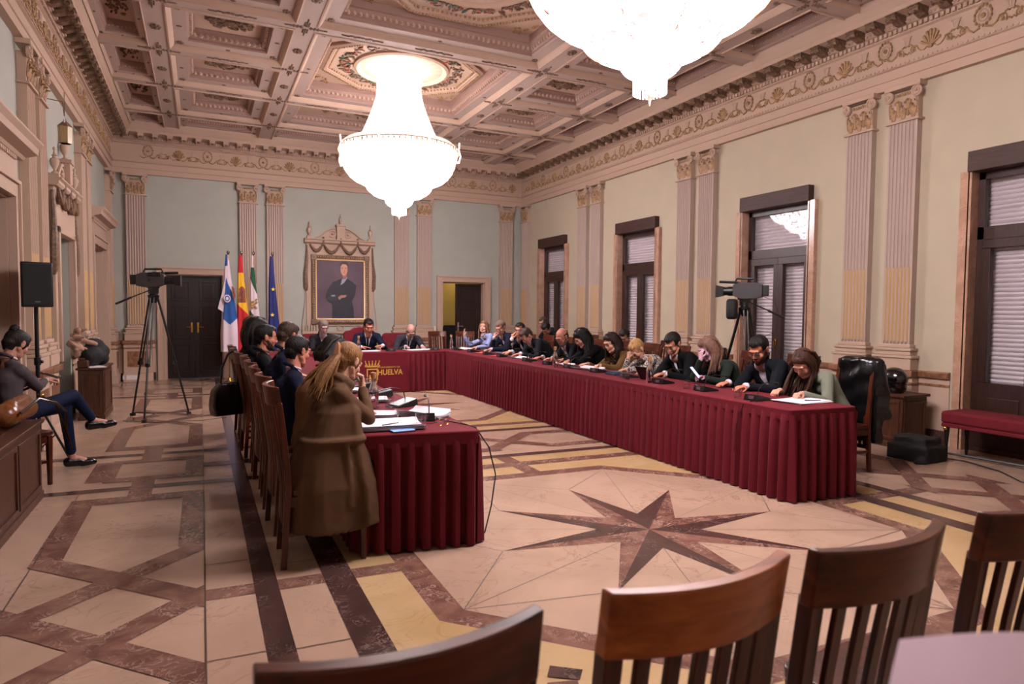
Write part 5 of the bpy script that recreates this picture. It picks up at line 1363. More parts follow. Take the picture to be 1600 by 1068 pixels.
person('dark-haired man in black suit, white shirt and black tie, reading, right row', (5.44, 6.15), 182, (5.12, 6.2, 1.12), (200, -32), [W_(4.76, 6.3, .785), W_(4.78, 6.0, .785)], skin='#b07a62', hair=('thick', '#15100e'), top='#0f0f11', shirt='#cfc8cf', tie='#0c0c10', hs=1.13, sc=1.12, near=True, group=GR)
person('blond woman in black-and-white spotted blouse, hand on forehead, right row', (5.42, 6.8), 182, (5.08, 6.86, 1.02), (196, -48), [W_(4.98, 6.88, .98, 'chin', (.2,.1,1), (1,.2,0)), W_(4.7, 6.62, .785)], skin='#bb8a72', hair=('crop', '#a37a4e'), top='#c9bcb4', hs=1.12, sc=1.08, kind='spots', style='blouse', fem=True, near=True, group=GR)
person('woman with dark brown hair in mustard brown jacket, right row', (5.42, 7.42), 182, (5.1, 7.46, 1.08), (185, -25), [W_(4.72, 7.55, .785), W_(4.72, 7.25, .785, 'pen')], skin='#bd8a72', hair=('bob', '#241713'), top='#5e4324', hs=1.12, sc=1.08, style='coat', shirt='#1a1414', fem=True, group=GR)
person('woman dressed in black with long curly black hair, right row', (5.42, 8.12), 182, (5.08, 8.2, 1.11), (175, -32), [W_(4.68, 7.98, .785, 'pen'), W_(4.74, 8.3, .785)], skin='#b07a66', hair=('big', '#0e0b0b', .3, (-.02,-.03,0)), top='#0f0e10', hs=1.1, sc=1.15, style='sweater', fem=True, group=GR)
person('balding man in glasses and dark jacket, looking down, right row', (5.42, 8.78), 182, (5.1, 8.82, 1.10), (198, -32), [W_(4.74, 8.9, .785), W_(4.74, 8.6, .785)], skin='#b27460', hair=('bald', '#2c1f1a'), top='#15151a', hs=1.12, sc=1.08, shirt='#bdb4bb', glasses=True, beard='#5a4a42', group=GR)
person('man in charcoal suit bowing his head, brown hair, right row', (5.46, 9.78), 182, (5.0, 9.86, 1.08), (192, -48), [W_(4.74, 10.02, .80, 'hold'), W_(4.72, 9.66, .785)], skin='#b5806a', hair=('short', '#3a2a22'), top='#17191e', hs=1.12, sc=1.12, shirt='#b7b2bd', group=GR)
person('dark-haired man in black suit touching his nose, right row', (5.44, 10.38), 184, (5.14, 10.4, 1.16), (222, -8), [W_(4.98, 10.36, 1.08, 'chin', (.2,.1,1), (1,.3,0)), W_(4.78, 10.2, .785)], skin='#b5826c', hair=('thick', '#1a1412'), top='#101014', hs=1.1, sc=1.08, shirt='#c9c0c6', group=GR)
person('grey-haired man in navy sweater, hand at his mouth, right row', (5.44, 11.15), 186, (5.12, 11.18, 1.19), (212, -28), [W_(4.97, 11.12, 1.07, 'fist', (.2,.15,1), (1,.3,0)), W_(4.76, 10.95, .785)], skin='#b8846e', hair=('short', '#6c5a4e'), top='#191c2b', hs=1.12, sc=1.08, shirt='#b9a8b2', group=GR)
person('woman in lilac-blue jacket with long light brown hair, speaking with raised hand', (5.36, 11.85), 200, (5.08, 11.9, 1.18), (228, 4), [W_(4.74, 12.1, 1.06, 'open', (-.1,.1,1), (.9,-.4,0)), W_(4.76, 11.65, .785)], skin='#c79682', hair=('long', '#7a5840', .22), top='#8b93bd', style='coat', shirt='#cfc8d2', fem=True, group=GR)
# --- behind the right row
G2 = 'people sitting in the second row at right'
person('dark-haired man in black jacket behind the woman in mustard, second row', (6.15, 8.0), 190, (5.9, 8.28, 1.12), (215, -35), [W_(5.75, 8.0, .66), W_(5.75, 8.3, .66)], skin='#9c6c58', hair=('short', '#181210'), top='#111114', shirt=None, style='sweater', hipz=.52, group=G2)
person('man in black jacket with black hair leaning forward, second row', (6.25, 10.45), 195, (5.85, 10.72, 1.17), (215, -45), [W_(5.8, 10.4, .66), W_(5.8, 10.7, .66)], skin='#8c604e', hair=('thick', '#0e0b0b'), top='#0c0c0e', shirt=None, style='sweater', hipz=.52, group=G2)
person('brown-haired man mostly hidden behind the leaning man, second row', (6.4, 11.1), 195, (6.1, 11.3, 1.27), (205, -15), [None, None], skin='#8c6450', hair=('short', '#3a2b22'), top='#17161a', shirt=None, style='sweater', hipz=.52, group=G2)
for x, y, l in ((6.3, 8.0, 'slat-back chair of the man behind the woman in mustard'), (6.42, 10.45, 'slat-back chair of the leaning man in black, second row'), (6.56, 11.1, 'slat-back chair of the hidden brown-haired man, second row')): dup(C0, (x, y, 0), PI/2+.1, l, 'slat-back chairs in the second row')
# --- head table (facing -y)
GH = 'men seated at the head table'
person('grey-haired man in dark suit at the head table, under the portrait', (2.12, 12.86), 270, (2.09, 12.62, 1.17), (275, -22), [W_(2.0, 12.2, .785), W_(2.25, 12.2, .785)], skin='#b08a86', hair=('short', '#6e625c'), top='#1b191d', hs=1.15, sc=1.12, shirt='#9a90a0', group=GH)
person('dark-haired man in navy suit and tie at the middle of the head table', (2.93, 12.86), 270, (2.93, 12.55, 1.18), (270, -22), [W_(2.78, 12.2, .80, 'flat', (.9,-.2,0)), W_(3.05, 12.2, .82, 'flat', (-.9,-.2,0))], skin='#b8755a', hair=('thick', '#14100f'), top='#15182a', hs=1.2, sc=1.2, shirt='#c5c0cf', tie='#141420', near=True, group=GH)
person('bald man in grey suit and dark tie reading at the head table', (3.74, 12.86), 270, (3.76, 12.5, 1.09), (270, -48), [W_(3.6, 12.2, .785), W_(3.92, 12.2, .785)], skin='#a67e70', hair=('none', '#777777'), top='#302d36', hs=1.18, sc=1.18, shirt='#c5becb', tie='#1d1a26', near=True, group=GH)
# --- left row (facing +x)
def skirt_p1(m, hip, nb, td, Ft, Rt):
    rings = []
    for z, ax, ay, cx in ((.98,.07,.1,.08), (.88,.13,.16,.065), (.74,.17,.19,.04), (.62,.22,.215,.03), (.45,.262,.25,.03), (.2,.285,.262,.03)):
        fo = (1.02-z)*.03
        sq = lambda c: math.copysign(abs(c)**.5, c)
        rings.append([(cx+ax*sq(math.cos(t))+fo*math.sin(7*t), .005+ay*sq(math.sin(t))+fo*math.cos(9*t), z+(.015*math.sin(5*t) if z < .3 else 0)) for t in [x*2*PI/48 for x in range(48)]])
    m.loft(rings)
    bx = lambda t, a_, b_: (.035+a_*sq(math.cos(t)), .005+b_*sq(math.sin(t)), .72)
    m.tube([bx(x*2*PI/32, .182, .2) for x in range(32)], .022, 6, closed=True)
    m.rc((.09,-.205,.70), (.10,-.24,.34), .018, .022, 8, (Vector((0,1,0)),.5))
    P_ = [tuple(nb+td*.02+Rt*.082*math.cos(t)+Ft*(.07*math.sin(t)-.012)-td*(.02*math.sin(t))) for t in [x*PI/8 for x in range(16)]]
    m.tube(P_, .036, 10, closed=True)
    m.tube([tuple(Vector(p)-td*.045-Ft*.012) for p in P_], .036, 10, closed=True)
    return m
person('woman in long olive-brown coat with blond ponytail, back to camera, left table', (.68, 4.05), 0, (.84, 4.17, 1.17), (38, -28), [W_(.94, 4.2, 1.07, 'fist', (.1,.25,1), (-.9,.2,0)), W_(1.0, 4.42, .785)], skin='#c09078', hair=('pony', '#7d5632', .25, (-.17,-.06,-.01)), top='#543c2a', style='coat', shirt=None, kind='cloth', legs='#141318', shoe='#2a272c', fem=True, near=True, coat_skirt=skirt_p1, poles=[(.45,-.35,-1), None], group=GLF)
person('dark-haired person in tan jacket leaning forward behind the ponytail woman', (.66, 4.68), 0, (.86, 4.76, 1.19), (10, -35), [W_(1.05, 4.6, .785), W_(1.05, 4.85, .785)], skin='#b5806a', hair=('long', '#17100e', .06), top='#6b4c33', style='sweater', fem=True, near=True, group=GLF)
person('man in navy suit turning away, short black hair and visible ear, left row', (.64, 5.3), 0, (.69, 5.36, 1.17), (30, -14), [W_(1.0, 5.2, .785), W_(1.0, 5.5, .785)], skin='#b0705a', hair=('short', '#171110'), top='#15172a', shirt='#b9b2be', near=True, group=GLF)
person('balding man with brown hair and white collar in navy suit, left row', (.62, 5.92), 0, (.69, 5.98, 1.27), (35, -20), [W_(1.0, 5.8, .785), W_(1.0, 6.1, .785)], skin='#a8735c', hair=('crop', '#35241c'), top='#161829', shirt='#cfc9d2', near=True, group=GLF)
person('bearded dark-haired man in profile in black jacket, left row', (.55, 6.55), 0, (.56, 6.6, 1.23), (2, -8), [W_(.98, 6.45, .785), W_(.98, 6.75, .785)], skin='#b27258', hair=('thick', '#120d0c'), top='#111013', shirt='#5a4a4a', beard='#2a1c18', near=True, group=GLF)
person('person with voluminous black hair beyond the bearded man, left row', (.5, 7.2), 0, (.53, 7.28, 1.28), (10, -15), [W_(.98, 7.1, .785), W_(.98, 7.4, .785)], skin='#a8705a', hair=('big', '#171110', .16), top='#121114', style='sweater', fem=True, group=GLF)
person('brown-haired person farthest on the left row, mostly hidden', (.5, 7.85), 0, (.53, 7.92, 1.3), (10, -10), [W_(.98, 7.75, .785), W_(.98, 8.05, .785)], skin='#a8705a', hair=('long', '#5a3c28', .16), top='#2a1f1c', style='sweater', fem=True, group=GLF)
# --- woman on the left
person('woman with bun in grey blazer and jeans, legs crossed, looking at phone, far left', (-1.47, 6.6), 50, (-1.39, 6.66, 1.19), (52, -32), [W_(-1.21, 6.98, .86, 'hold', (.5,.8,.1)), W_(-1.3, 7.02, .86, 'hold', (.6,.75,.1))], skin='#b07c68', hair=('bun', '#1a1211'), top='#4b4246', style='jacket', shirt='#c5b6b8', legs='#141c33', shoe='#0b0909', fem=True, near=True, hipz=.60,
       knees=[(-1.06, 7.02, .70), (-1.13, 7.03, .60)], feet=[((-.93, 7.2, .43), (.9,.25,.1)), ((-1.1, 7.16, .10), (.95,.2,0))])
dup(C0, (-1.44, 6.56, 0), -PI/2+.87, 'slat-back chair under the woman with the bun, far left', 'slat-back chairs by the left wall')
# ================================================================= PROPS
TZ = .742
def simple(name, label, cat, mb, m, group=None, **k):
    return tag(obj(name, mb, m, None, **k), label, cat, group)
# ---- microphones
def mic(label, x, y, rz, group):
    t = thing('desk_microphone', label, 'microphone', (x, y, TZ), rz, group)
    mb = MB(); mb.hexa([(-.075,-.1,0),(.075,-.1,0),(.075,.1,0),(-.075,.1,0),(-.07,-.092,.058),(.07,-.092,.058),(.068,.085,.018),(-.068,.085,.018)]); b = obj('base', mb, BLACK, t, bev=.004)
    mb = MB(); mb.hexa([(-.025,-.101,.015),(.025,-.101,.015),(.025,-.09,.015),(-.025,-.09,.015),(-.025,-.097,.042),(.025,-.097,.042),(.025,-.088,.042),(-.025,-.088,.042)]); obj('badge', mb, mat('mic_badge', '#5a3b46', .5) if 'mic_badge' not in bpy.data.materials else bpy.data.materials['mic_badge'], b)
    mb = MB(); mb.tube([(.03,-.05,.045),(.03,-.035,.1),(.025,.02,.135),(.015,.1,.15),(0,.2,.14),(0,.25,.132)], .0038, 6); n = obj('gooseneck', mb, BLACK, t)
    mb = MB(); mb.rc((0,.25,.132), (0,.285,.127), .011, .012, 10); obj('mic_head', mb, BLACKM, n)
    return t
GM = 'desk microphones on the conference tables'
m0 = mic('desk microphone at the near end of the right table, before the woman in green', 4.38, 4.15, -PI/2+.15, GM)
who = ['the bearded man with glasses', 'the woman hiding her face', 'the man in black suit and tie', 'the blond woman in spotted blouse', 'the woman in mustard', 'the woman with big black hair', 'the balding man in glasses', 'the bowing man', 'the man touching his nose', 'the grey-haired man on the right row', 'the woman in lilac']
for (x, y), w_ in zip([(4.42,4.84),(4.45,5.52),(4.48,6.18),(4.5,6.84),(4.5,7.5),(4.5,8.1),(4.5,8.75),(4.5,9.7),(4.5,10.3),(4.5,11.0),(4.46,11.7)], who):
    dup(m0, (x, y, TZ), -PI/2+rnd.uniform(-.2,.2), 'desk microphone in front of '+w_)
for x, y, rz, w_ in ((1.40,4.32,PI/2-1.9,'among the papers of the ponytail woman'), (1.43,4.98,PI/2+.35,'beside the corked bottle on the left table'), (1.42,5.65,PI/2,'before the navy-suited man of the left row'), (1.42,6.3,PI/2-.2,'before the balding man of the left row'), (1.42,6.95,PI/2+.1,'before the bearded man of the left row'),
                  (2.3,11.76,0,'before the grey-haired man at the head table'), (3.15,11.76,0,'before the dark-haired man at the head table'), (4.02,11.8,-.1,'right of the bald man at the head table')):
    dup(m0, (x, y, TZ), rz, 'desk microphone '+w_)
# ---- bottles and glasses
WATER = glass('water_glass', (.93,.92,.94,1), 1.33)
def bottle(label, x, y, g='corked glass water bottles on the tables'):
    t = thing('corked_bottle', label, 'bottle', (x, y, TZ), 0, g)
    mb = MB(); mb.lathe([(.001,.002),(.037,.003),(.039,.01),(.039,.13),(.034,.16),(.018,.2),(.015,.225),(.02,.24)], n=20, caps=False); obj('glass_body', mb, VESSEL, t)
    mb = MB(); mb.lathe([(.034,.006),(.0365,.01),(.0365,.11),(.001,.11)], n=18); obj('water', mb, WATER, t)
    mb = MB(); mb.lathe([(.015,.225),(.021,.243),(.023,.275),(.021,.277)], n=14); obj('cork', mb, mat('cork', '#a87a50', .8) if 'cork' not in bpy.data.materials else bpy.data.materials['cork'], t)
    return t
b0 = bottle('corked glass bottle among the papers on the near-left table', 1.19, 4.94)
for x, y, l in ((4.36,7.72,'corked glass bottle before the woman with big black hair'), (4.34,5.62,'corked glass bottle between the tie-wearing man and the phone-lit woman'), (2.62,12.02,'corked glass bottle left of the dark-haired man at the head table'), (4.45,12.05,'corked glass bottle at the corner of head and right tables')): dup(b0, (x, y, TZ), 0, l)
def tumbler(label, x, y):
    t = thing('water_glass', label, 'glass', (x, y, TZ), 0, 'water tumblers on the tables')
    mb = MB(); mb.lathe([(.001,.004),(.03,.005),(.031,.002),(.038,.09),(.0365,.09),(.031,.012),(.001,.012)], n=20, caps=False); obj('glass_body', mb, VESSEL, t)
    mb = MB(); mb.lathe([(.029,.013),(.033,.045),(.001,.045)], n=16); obj('water', mb, WATER, t); return t
g0 = tumbler('water tumbler beside the folded eyeglasses on the near-left table', 1.29, 4.06)
for x, y, l in ((1.31,4.93,'water tumbler touching the corked bottle on the left table'), (1.2,5.42,'water tumbler further back on the left table'), (4.31,4.32,'water tumbler near the last microphone of the right table'), (4.33,5.02,'water tumbler before the bearded man with glasses'), (4.33,6.0,'water tumbler left of the man in black suit and tie'), (4.36,8.45,'water tumbler before the balding man, right table'), (4.4,11.5,'water tumbler before the grey-haired man, right table')): dup(g0, (x, y, TZ), 0, l)
# ---- papers
def papers(label, x, y, rz, w=.21, d=.297, n=4, lift=.02, name='paper_stack', z0=TZ, m=PAPER):
    mb = MB(); R = random.Random(int(x*100+y*10))
    for k in range(n):
        a = R.uniform(-.09,.09); zz = z0+.002+k*.0028; c, s_ = math.cos(a), math.sin(a); N = 6; top = []; bot = []
        ox, oy = R.uniform(-.008,.008), R.uniform(-.008,.008)
        for i in range(N+1):
            u = -w/2+w*i/N; h = lift*(abs(u)/(w/2))**3*(k+1)/n
            for lst, e in ((top, .0018), (bot, 0)): lst.append([(u*c-v*s_+ox, u*s_+v*c+oy, zz+h+e) for v in (-d/2, d/2)])
        mb.loft([[b[0], b[1], t_[1], t_[0]] for b, t_ in zip(bot, top)])
    return simple(name, label, 'paper', mb, m, 'papers lying on the tables', loc=(x, y, 0), rot=(0,0,rz), smooth=False)
papers('open stack of white papers under the elbow of the ponytail woman', 1.10, 4.10, 1.45, .3, .4, 5)
papers('white papers beyond the near stack, beside the orange note, left table', 1.11, 4.52, 1.2, .21, .3, 4)
papers('thick curled pile of white papers by the microphone, near-left table corner', 1.42, 4.42, .5, .24, .32, 8, .03)
papers('white papers further back on the left table by the second microphone', 1.25, 5.3, 1.5, .21, .3, 3)
papers('white papers in front of the balding man, left table', 1.2, 6.0, 1.5)
papers('large sheet of white paper before the woman in green sweater', 4.66, 3.93, .1, .42, .3, 3, .004)
papers('white papers in front of the woman in mustard', 4.6, 7.3, .2, .3, .42, 3)
papers('white papers before the woman with big black hair', 4.62, 7.95, .1, .22, .3, 2)
papers('white papers in front of the bowing man', 4.6, 9.4, 0, .21, .3, 2)
papers('white papers before the woman in lilac jacket', 4.6, 11.9, .3, .3, .4, 3)
papers('white papers before the grey-haired man at the head table', 2.0, 11.95, 0, .3, .21, 2)
papers('white papers before the dark-haired man at the head table', 2.75, 11.85, 0, .42, .3, 2, .004)
papers('white papers read by the bald man at the head table', 3.66, 11.85, .1, .42, .3, 4, .01)
papers('white papers at the empty place of the head table', 4.0, 12.05, -.1, .25, .2, 2)
papers('coral red folder before the bowing man on the right table', 4.52, 9.95, .1, .22, .3, 1, .004, 'red_folder', TZ, mat('coral_folder', '#c2453f', .6))
papers('coral red folder before the grey-haired man on the right table', 4.55, 10.75, .1, .22, .3, 1, .004, 'red_folder', TZ, bpy.data.materials['coral_folder'])
mb = MB(); mb.box((0,0,.006), (.09,.075,.012)); simple('sticky_notes', 'orange pad of sticky notes on the left table', 'notepad', mb, mat('orange_note', '#d2694e', .7), None, loc=(1.02, 4.72, TZ), rot=(0,0,.3))
t = thing('smartphone', 'smartphone with lit blue screen lying at the edge of the near-left table', 'phone', (1.13, 3.93, TZ), .12)
mb = MB(); mb.box((0,0,.004), (.15,.072,.008)); obj('phone_body', mb, BLACK, t, bev=.003); mb = MB(); mb.box((0,0,.0085), (.142,.066,.001)); obj('screen', mb, emis('phone_screen', '#6f8fd6', .5), t, smooth=False)
t = thing('eyeglasses', 'folded wire eyeglasses lying beside the tumbler, near-left table', 'glasses', (1.43, 4.02, TZ), .5)
for q in (-1, 1):
    mb = MB(); mb.tube([(q*.032+.024*math.cos(a), .0, .022+.02*math.sin(a)) for a in [x*PI/8 for x in range(16)]], .0015, 5, closed=True); obj('lens_rim', mb, GOLD, t)
    mb = MB(); mb.tube([(q*.058, 0, .03), (q*.055, .06, .012), (q*.04, .12, .004)], .0018, 5); obj('temple', mb, BLACK, t)
mb = MB(); mb.rc((-.07,0,0), (.06,.01,.0), .004, .003, 8); simple('pen', 'dark ballpoint pen lying on the near papers, left table', 'pen', mb, BLACK, None, loc=(1.1, 4.08, TZ+.024), rot=(0,0,.35))
mb = MB(); mb.rc((-.07,0,0), (.06,.0,.0), .0045, .003, 8); simple('pen', 'black marker lying on the sheet near the green-sweater woman', 'pen', mb, BLACK, None, loc=(4.72, 3.86, TZ+.014), rot=(0,0,-.5))
t = thing('tablet_keyboard', 'dark tablet with keyboard cover before the man in black suit and tie', 'tablet', (4.55, 5.86, TZ), PI/2)
mb = MB(); mb.box((0,-.04,.004), (.26,.17,.007)); obj('keyboard', mb, mat('tablet_grey', '#55535c', .4), t, bev=.002)
mb = MB(); mb.box((0,.09,.075), (.27,.008,.17), R=Matrix.Rotation(-.5, 3, 'X')); obj('screen', mb, BLACK, t, bev=.002)
t = thing('smartphone', 'lit smartphone held by the woman hiding her face, right row', 'phone', (4.69, 5.31, .865), -1.0)
mb = MB(); mb.box((0,0,0), (.01,.075,.15), R=Matrix.Rotation(-.7, 3, 'Y')); obj('phone_body', mb, BLACK, t, bev=.002)
mb = MB(); mb.box((.005,0,.004), (.002,.068,.14), R=Matrix.Rotation(-.7, 3, 'Y')); obj('screen', mb, emis('phone_screen_lilac', '#a9a4f0', 3.0), t, smooth=False)
mb = MB(); mb.box((0,0,0), (.075,.15,.009), R=Matrix.Rotation(-.35, 3, 'X')); simple('smartphone', 'dark smartphone held by the woman with the bun', 'phone', mb, BLACK, None, loc=(-1.22, 7.03, .885), rot=(0,0,-.7), bev=.002)
mb = MB(); mb.box((0,0,.012), (.15,.2,.024)); mb.box((0.01,0,.032), (.14,.18,.016)); simple('notebook', 'dark blue notebooks before the blond woman in spotted blouse', 'notebook', mb, mat('notebook_blue', '#2a2f45', .6), None, loc=(4.5, 6.5, TZ), bev=.002)
# ---- foreground paper held beside the camera
mb = MB(); rows = []
A, B_, D = Vector((.578,.372,1.2)), Vector((.80,.29,1.185)), Vector((.33,.235,1.2))
for i in range(9):
    u = i/8; row = []
    for j in range(7):
        v = j/6; p = A+(B_-A)*u+(D-A)*v; p.z += .010*math.sin(u*3.0)-.02*v*u; row.append(tuple(p))
    rows.append(row)
vs = [p for r_ in rows for p in r_]+[(p[0], p[1], p[2]-.0006) for r_ in rows for p in r_]; N = 63
fs = [(i*7+j, (i+1)*7+j, (i+1)*7+j+1, i*7+j+1) for i in range(8) for j in range(6)]+[(N+i*7+j, N+i*7+j+1, N+(i+1)*7+j+1, N+(i+1)*7+j) for i in range(8) for j in range(6)]
mb.add(vs, fs); simple('held_paper', 'blurred pinkish sheet of paper held in the bottom right corner', 'paper', mb, mat('pink_sheet', '#bfa3ad', .8), rec=False)

# ---- cables
mb = MB(); mb.tube([(1.45,4.3,TZ+.01), (1.5,4.15,TZ+.008), (1.57,4.0,TZ+.005), (1.625,3.93,.73), (1.70,3.88,.6), (1.74,3.86,.42), (1.71,3.86,.22), (1.655,3.84,.05), (1.64,3.9,.012)], .0045, 6)
simple('table_cable', 'black microphone cable hanging over the near-left table corner', 'cable', mb, BLACK)
mb = MB(); mb.tube([(4.36,4.1,TZ+.006), (4.25,4.08,TZ+.006), (4.16,4.1,.73), (4.125,4.14,.55), (4.12,4.16,.3)], .003, 6); simple('table_cable', 'thin cable trailing over the edge of the right table', 'cable', mb, BLACK)
mb = MB(); mb.tube([(6.9,4.2,.01), (7.0,3.9,.012), (6.85,3.5,.012), (6.6,3.2,.012), (6.7,2.9,.012)], .006, 6); mb.tube([(7.1,4.4,.03), (7.2,3.6,.03), (7.25,2.7,.03)], .012, 6); simple('floor_cable', 'black cables on the floor under the red bench', 'cable', mb, BLACK)
mb = MB(); mb.tube([(-.95,9.9,.008), (-.6,9.62,.008), (.0,9.55,.008), (.3,9.7,.008)], .004, 5); simple('floor_cable', 'thin cable on the floor by the tripod feet', 'cable', mb, BLACK)

# ---- flags
def flag(x, label, wid, mats_, fn, extra=None, wing=None):
    t = thing('flag_on_pole', label, 'flag', (x, 14.1, 0), 0, 'flags standing at the back wall')
    mb = MB(); mb.tube([(0,0,.1), (0,0,2.58)], .014, 8); obj('pole', mb, GOLD, t)
    mb = MB(); mb.lathe([(.16,0),(.16,.02),(.05,.06),(.03,.12)], n=20); obj('pole_base', mb, GOLD, t)
    mb = MB(); mb.ell((0,0,2.62), .03, 12, 8); mb.lathe([(.012,2.56),(.02,2.59),(.01,2.6)], n=10); obj('finial', mb, mat('steel_ball', '#8a8280', .2, 1) if 'steel_ball' not in bpy.data.materials else bpy.data.materials['steel_ball'], t)
    n = 110; rings = []; Z_ = [2.57-.0125*k for k in range(155)]
    for z in Z_:
        w_ = wid(z); ring = []
        for q in range(n):
            a = 2*PI*q/n; fo = 1+.16*math.sin(5*a+1.3)*min(1, (2.6-z)*1.2)
            ring.append((math.cos(a)*w_*(1+.04*math.sin(5*a))+.02*math.sin(z*2), math.sin(a)*w_*.55*fo-.0, z))
        rings.append(ring)
    mb.v = []; mb.f = []; mb.m = []; mb.loft(rings)
    for i, f in enumerate(mb.f):
        c = [sum(mb.v[j][k] for j in f)/len(f) for k in range(3)]; mb.m[i] = fn(c[0]/wid(c[2]), c[2])
    o = obj('flag_cloth', mb, mats_, t, ang=80)
    if wing:
        w2 = MB(); w2.prism(wing, 0, .012, lambda a, b, h: (a, -.03-h, b)); obj('cloth_fold', w2, mats_[0], o)
    if extra: extra(o, wid)
    return t
FW = mat('flag_white', '#c9b6bd', .8); FB = mat('flag_blue', '#1c4a8a', .75); FR = mat('flag_red', '#b3131f', .75); FY = mat('flag_yellow', '#d9a512', .75); FG_ = mat('flag_green', '#12492f', .75); FN = mat('flag_navy', '#141c5c', .75); FE = mat('flag_emblem', '#7c4230', .8, var=.5, vscale=40); FS = mat('star_yellow', '#dcc23a', .7)
ramp = lambda a, b: (lambda z: max(.028, a+(2.5-z)*b if z > 1.0 else a+1.5*b))
def f1(u, z):
    if z > 2.35 and u < -.3: return 1
    if z > 2.1-.22*(u+.6): return 0
    if u < -.75: return 0
    return 1 if z > 1.18+.14*abs(u-.1) else 0
def e1(o, w_):
    mb = MB(); 
    for r_, m_, d in ((.062,0,0), (.045,1,.004), (.026,0,.008)): mb.prism([(-.03+r_*math.cos(a), 1.7+r_*1.25*math.sin(a)) for a in [x*PI/10 for x in range(20)]], 0, .003, lambda a, b, h: (a, -.108-h-d, b), m_)
    mb.prism([(.05,1.95), (.1,1.9), (.12,1.75), (.09,1.66), (.06,1.8)], 0, .003, lambda a, b, h: (a, -.1-h, b), 2); obj('emblem', mb, [FW, FB, FE], o)
flag(.50, 'white and blue flag with round emblem, leftmost of the four flags', ramp(.03,.095), [FW, FB], f1, e1, [(-.06,2.1), (-.1,1.9), (-.2,1.5), (-.08,1.42)])
def f2(u, z):
    if z > 2.22: return 0
    if 1.62 < z < 1.92+.03*math.cos(u*3) and abs(u) < .8: return 2
    return 1 if z > 1.5-.1*u else 0
flag(.745, 'red and yellow flag with brown coat of arms, second of the four flags', ramp(.035,.06), [FR, FY, FE], f2)
def f3(u, z):
    if z > 2.33: return 0
    if z > 2.0-.14*(u+.6): return 1
    if z < 1.36-.12*u and u < -.1: return 1
    return 0
def e3(o, w_):
    mb = MB(); R = random.Random(4)
    for k in range(14): mb.ell((R.uniform(-.06,.05), -.075, R.uniform(1.5,1.72)), (R.uniform(.012,.028), .006, R.uniform(.01,.03)), 6, 4)
    obj('emblem', mb, mat('andalusian_gold', '#9a7436', .7), o)
flag(.97, 'green and white flag with golden emblem, third of the four flags', ramp(.022,.065), [FW, FG_], f3, e3)
def e4(o, w_):
    for zc, xc in ((1.9, .0), (1.38, -.02)):
        mb = MB(); mb.prism([(xc+(.045 if k % 2 == 0 else .018)*math.sin(k*PI/5), zc+(.045 if k % 2 == 0 else .018)*math.cos(k*PI/5)) for k in range(10)], 0, .004, lambda a, b, h: (a, -.04-w_(zc)*.4-h, b)); obj('star', mb, FS, o)
flag(1.33, 'dark blue flag with yellow stars, rightmost of the four flags', ramp(.035,.055), [FN], lambda u, z: 0, e4)

# ---- loudspeaker
t = thing('speaker_stand', 'black tripod stand carrying the loudspeaker by the left wall', 'speaker stand', (-1.41, 7.5, 0))
mb = MB(); mb.tube([(0,0,.12), (0,0,1.5)], .018, 10); obj('pole', mb, BLACK, t)
mb = MB(); mb.tube([(0,0,.55), (0,0,.62)], .03, 10); mb.tube([(0,-.0,.95), (0,0,1.02)], .028, 10); mb.ell((.035,0,.98), .016, 8, 6); obj('collar', mb, BLACK, t)
for k in range(3):
    a = k*2*PI/3+.3; mb = MB(); mb.tube([(0,0,.58), (.24*math.cos(a), .24*math.sin(a), .01)], .011, 8); mb.tube([(0,0,.14), (.13*math.cos(a), .13*math.sin(a), .27)], .007, 6); obj('leg', mb, BLACK, t)
t = thing('loudspeaker', 'black loudspeaker on a stand by the left wall', 'loudspeaker', (-1.41, 7.5, 1.5), .3)
mb = MB(); mb.prism([(-.125,-.12), (.125,-.12), (.1,.12), (-.1,.12)], 0, .42, lambda a, b, h: (a, b, h)); obj('cabinet', mb, BLACK, t, bev=.012)
mb = MB(); mb.box((0,-.123,.21), (.22,.008,.38)); obj('grille', mb, BLACKM, t, bev=.003)
mb = MB(); mb.box((0,-.127,.05), (.04,.004,.012)); obj('badge', mb, GREYM, t); mb = MB(); mb.box((.115,0,.22), (.02,.08,.06)); obj('side_grip', mb, BLACKM, t)

# ---- video cameras on tripods
def tripod(label, x, y, h, rz, group, pan=1, pr=0):
    t = thing('camera_tripod', label, 'tripod', (x, y, 0), rz, group)
    for k in range(3):
        a = k*2*PI/3+PI/2+.15; c, s_ = math.cos(a), math.sin(a); mb = MB()
        for q in (-.022, .022): mb.tube([(c*.05-s_*q, s_*.05+c*q, h-.12), (c*.26-s_*q, s_*.26+c*q, h*.42)], .011, 8)
        mb.tube([(c*.24, s_*.24, h*.46), (c*.42, s_*.42, .03)], .013, 8); mb.box((c*.26, s_*.26, h*.42), (.05,.05,.05), rz=a); mb.box((c*.42, s_*.42, .02), (.05,.05,.04), rz=a)
        l = obj('leg', mb, BLACK, t)
        mb = MB(); mb.tube([(0,0,.06 if h > 0 else 0), (c*.4, s_*.4, .045)], .008, 6); obj('spreader_arm', mb, BLACK, t)
    mb = MB(); mb.lathe([(.035,h-.2),(.07,h-.12),(.075,h-.1),(.05,h-.08),(.05,h-.03)], n=16); mb.box((0,0,h-.03), (.09,.1,.09)); mb.box((0,0,h+.01), (.08,.16,.02)); obj('fluid_head', mb, BLACK, t, bev=.003)
    mb = MB(); mb.M = Matrix.Rotation(pr, 4, 'Z'); mb.tube([(.0,-.06,h-.03), (pan*.12,-.24,h-.13)], .008, 8); mb.tube([(pan*.12,-.24,h-.13), (pan*.21,-.4,h-.22)], .014, 8); obj('pan_handle', mb, BLACK, t)
    return t
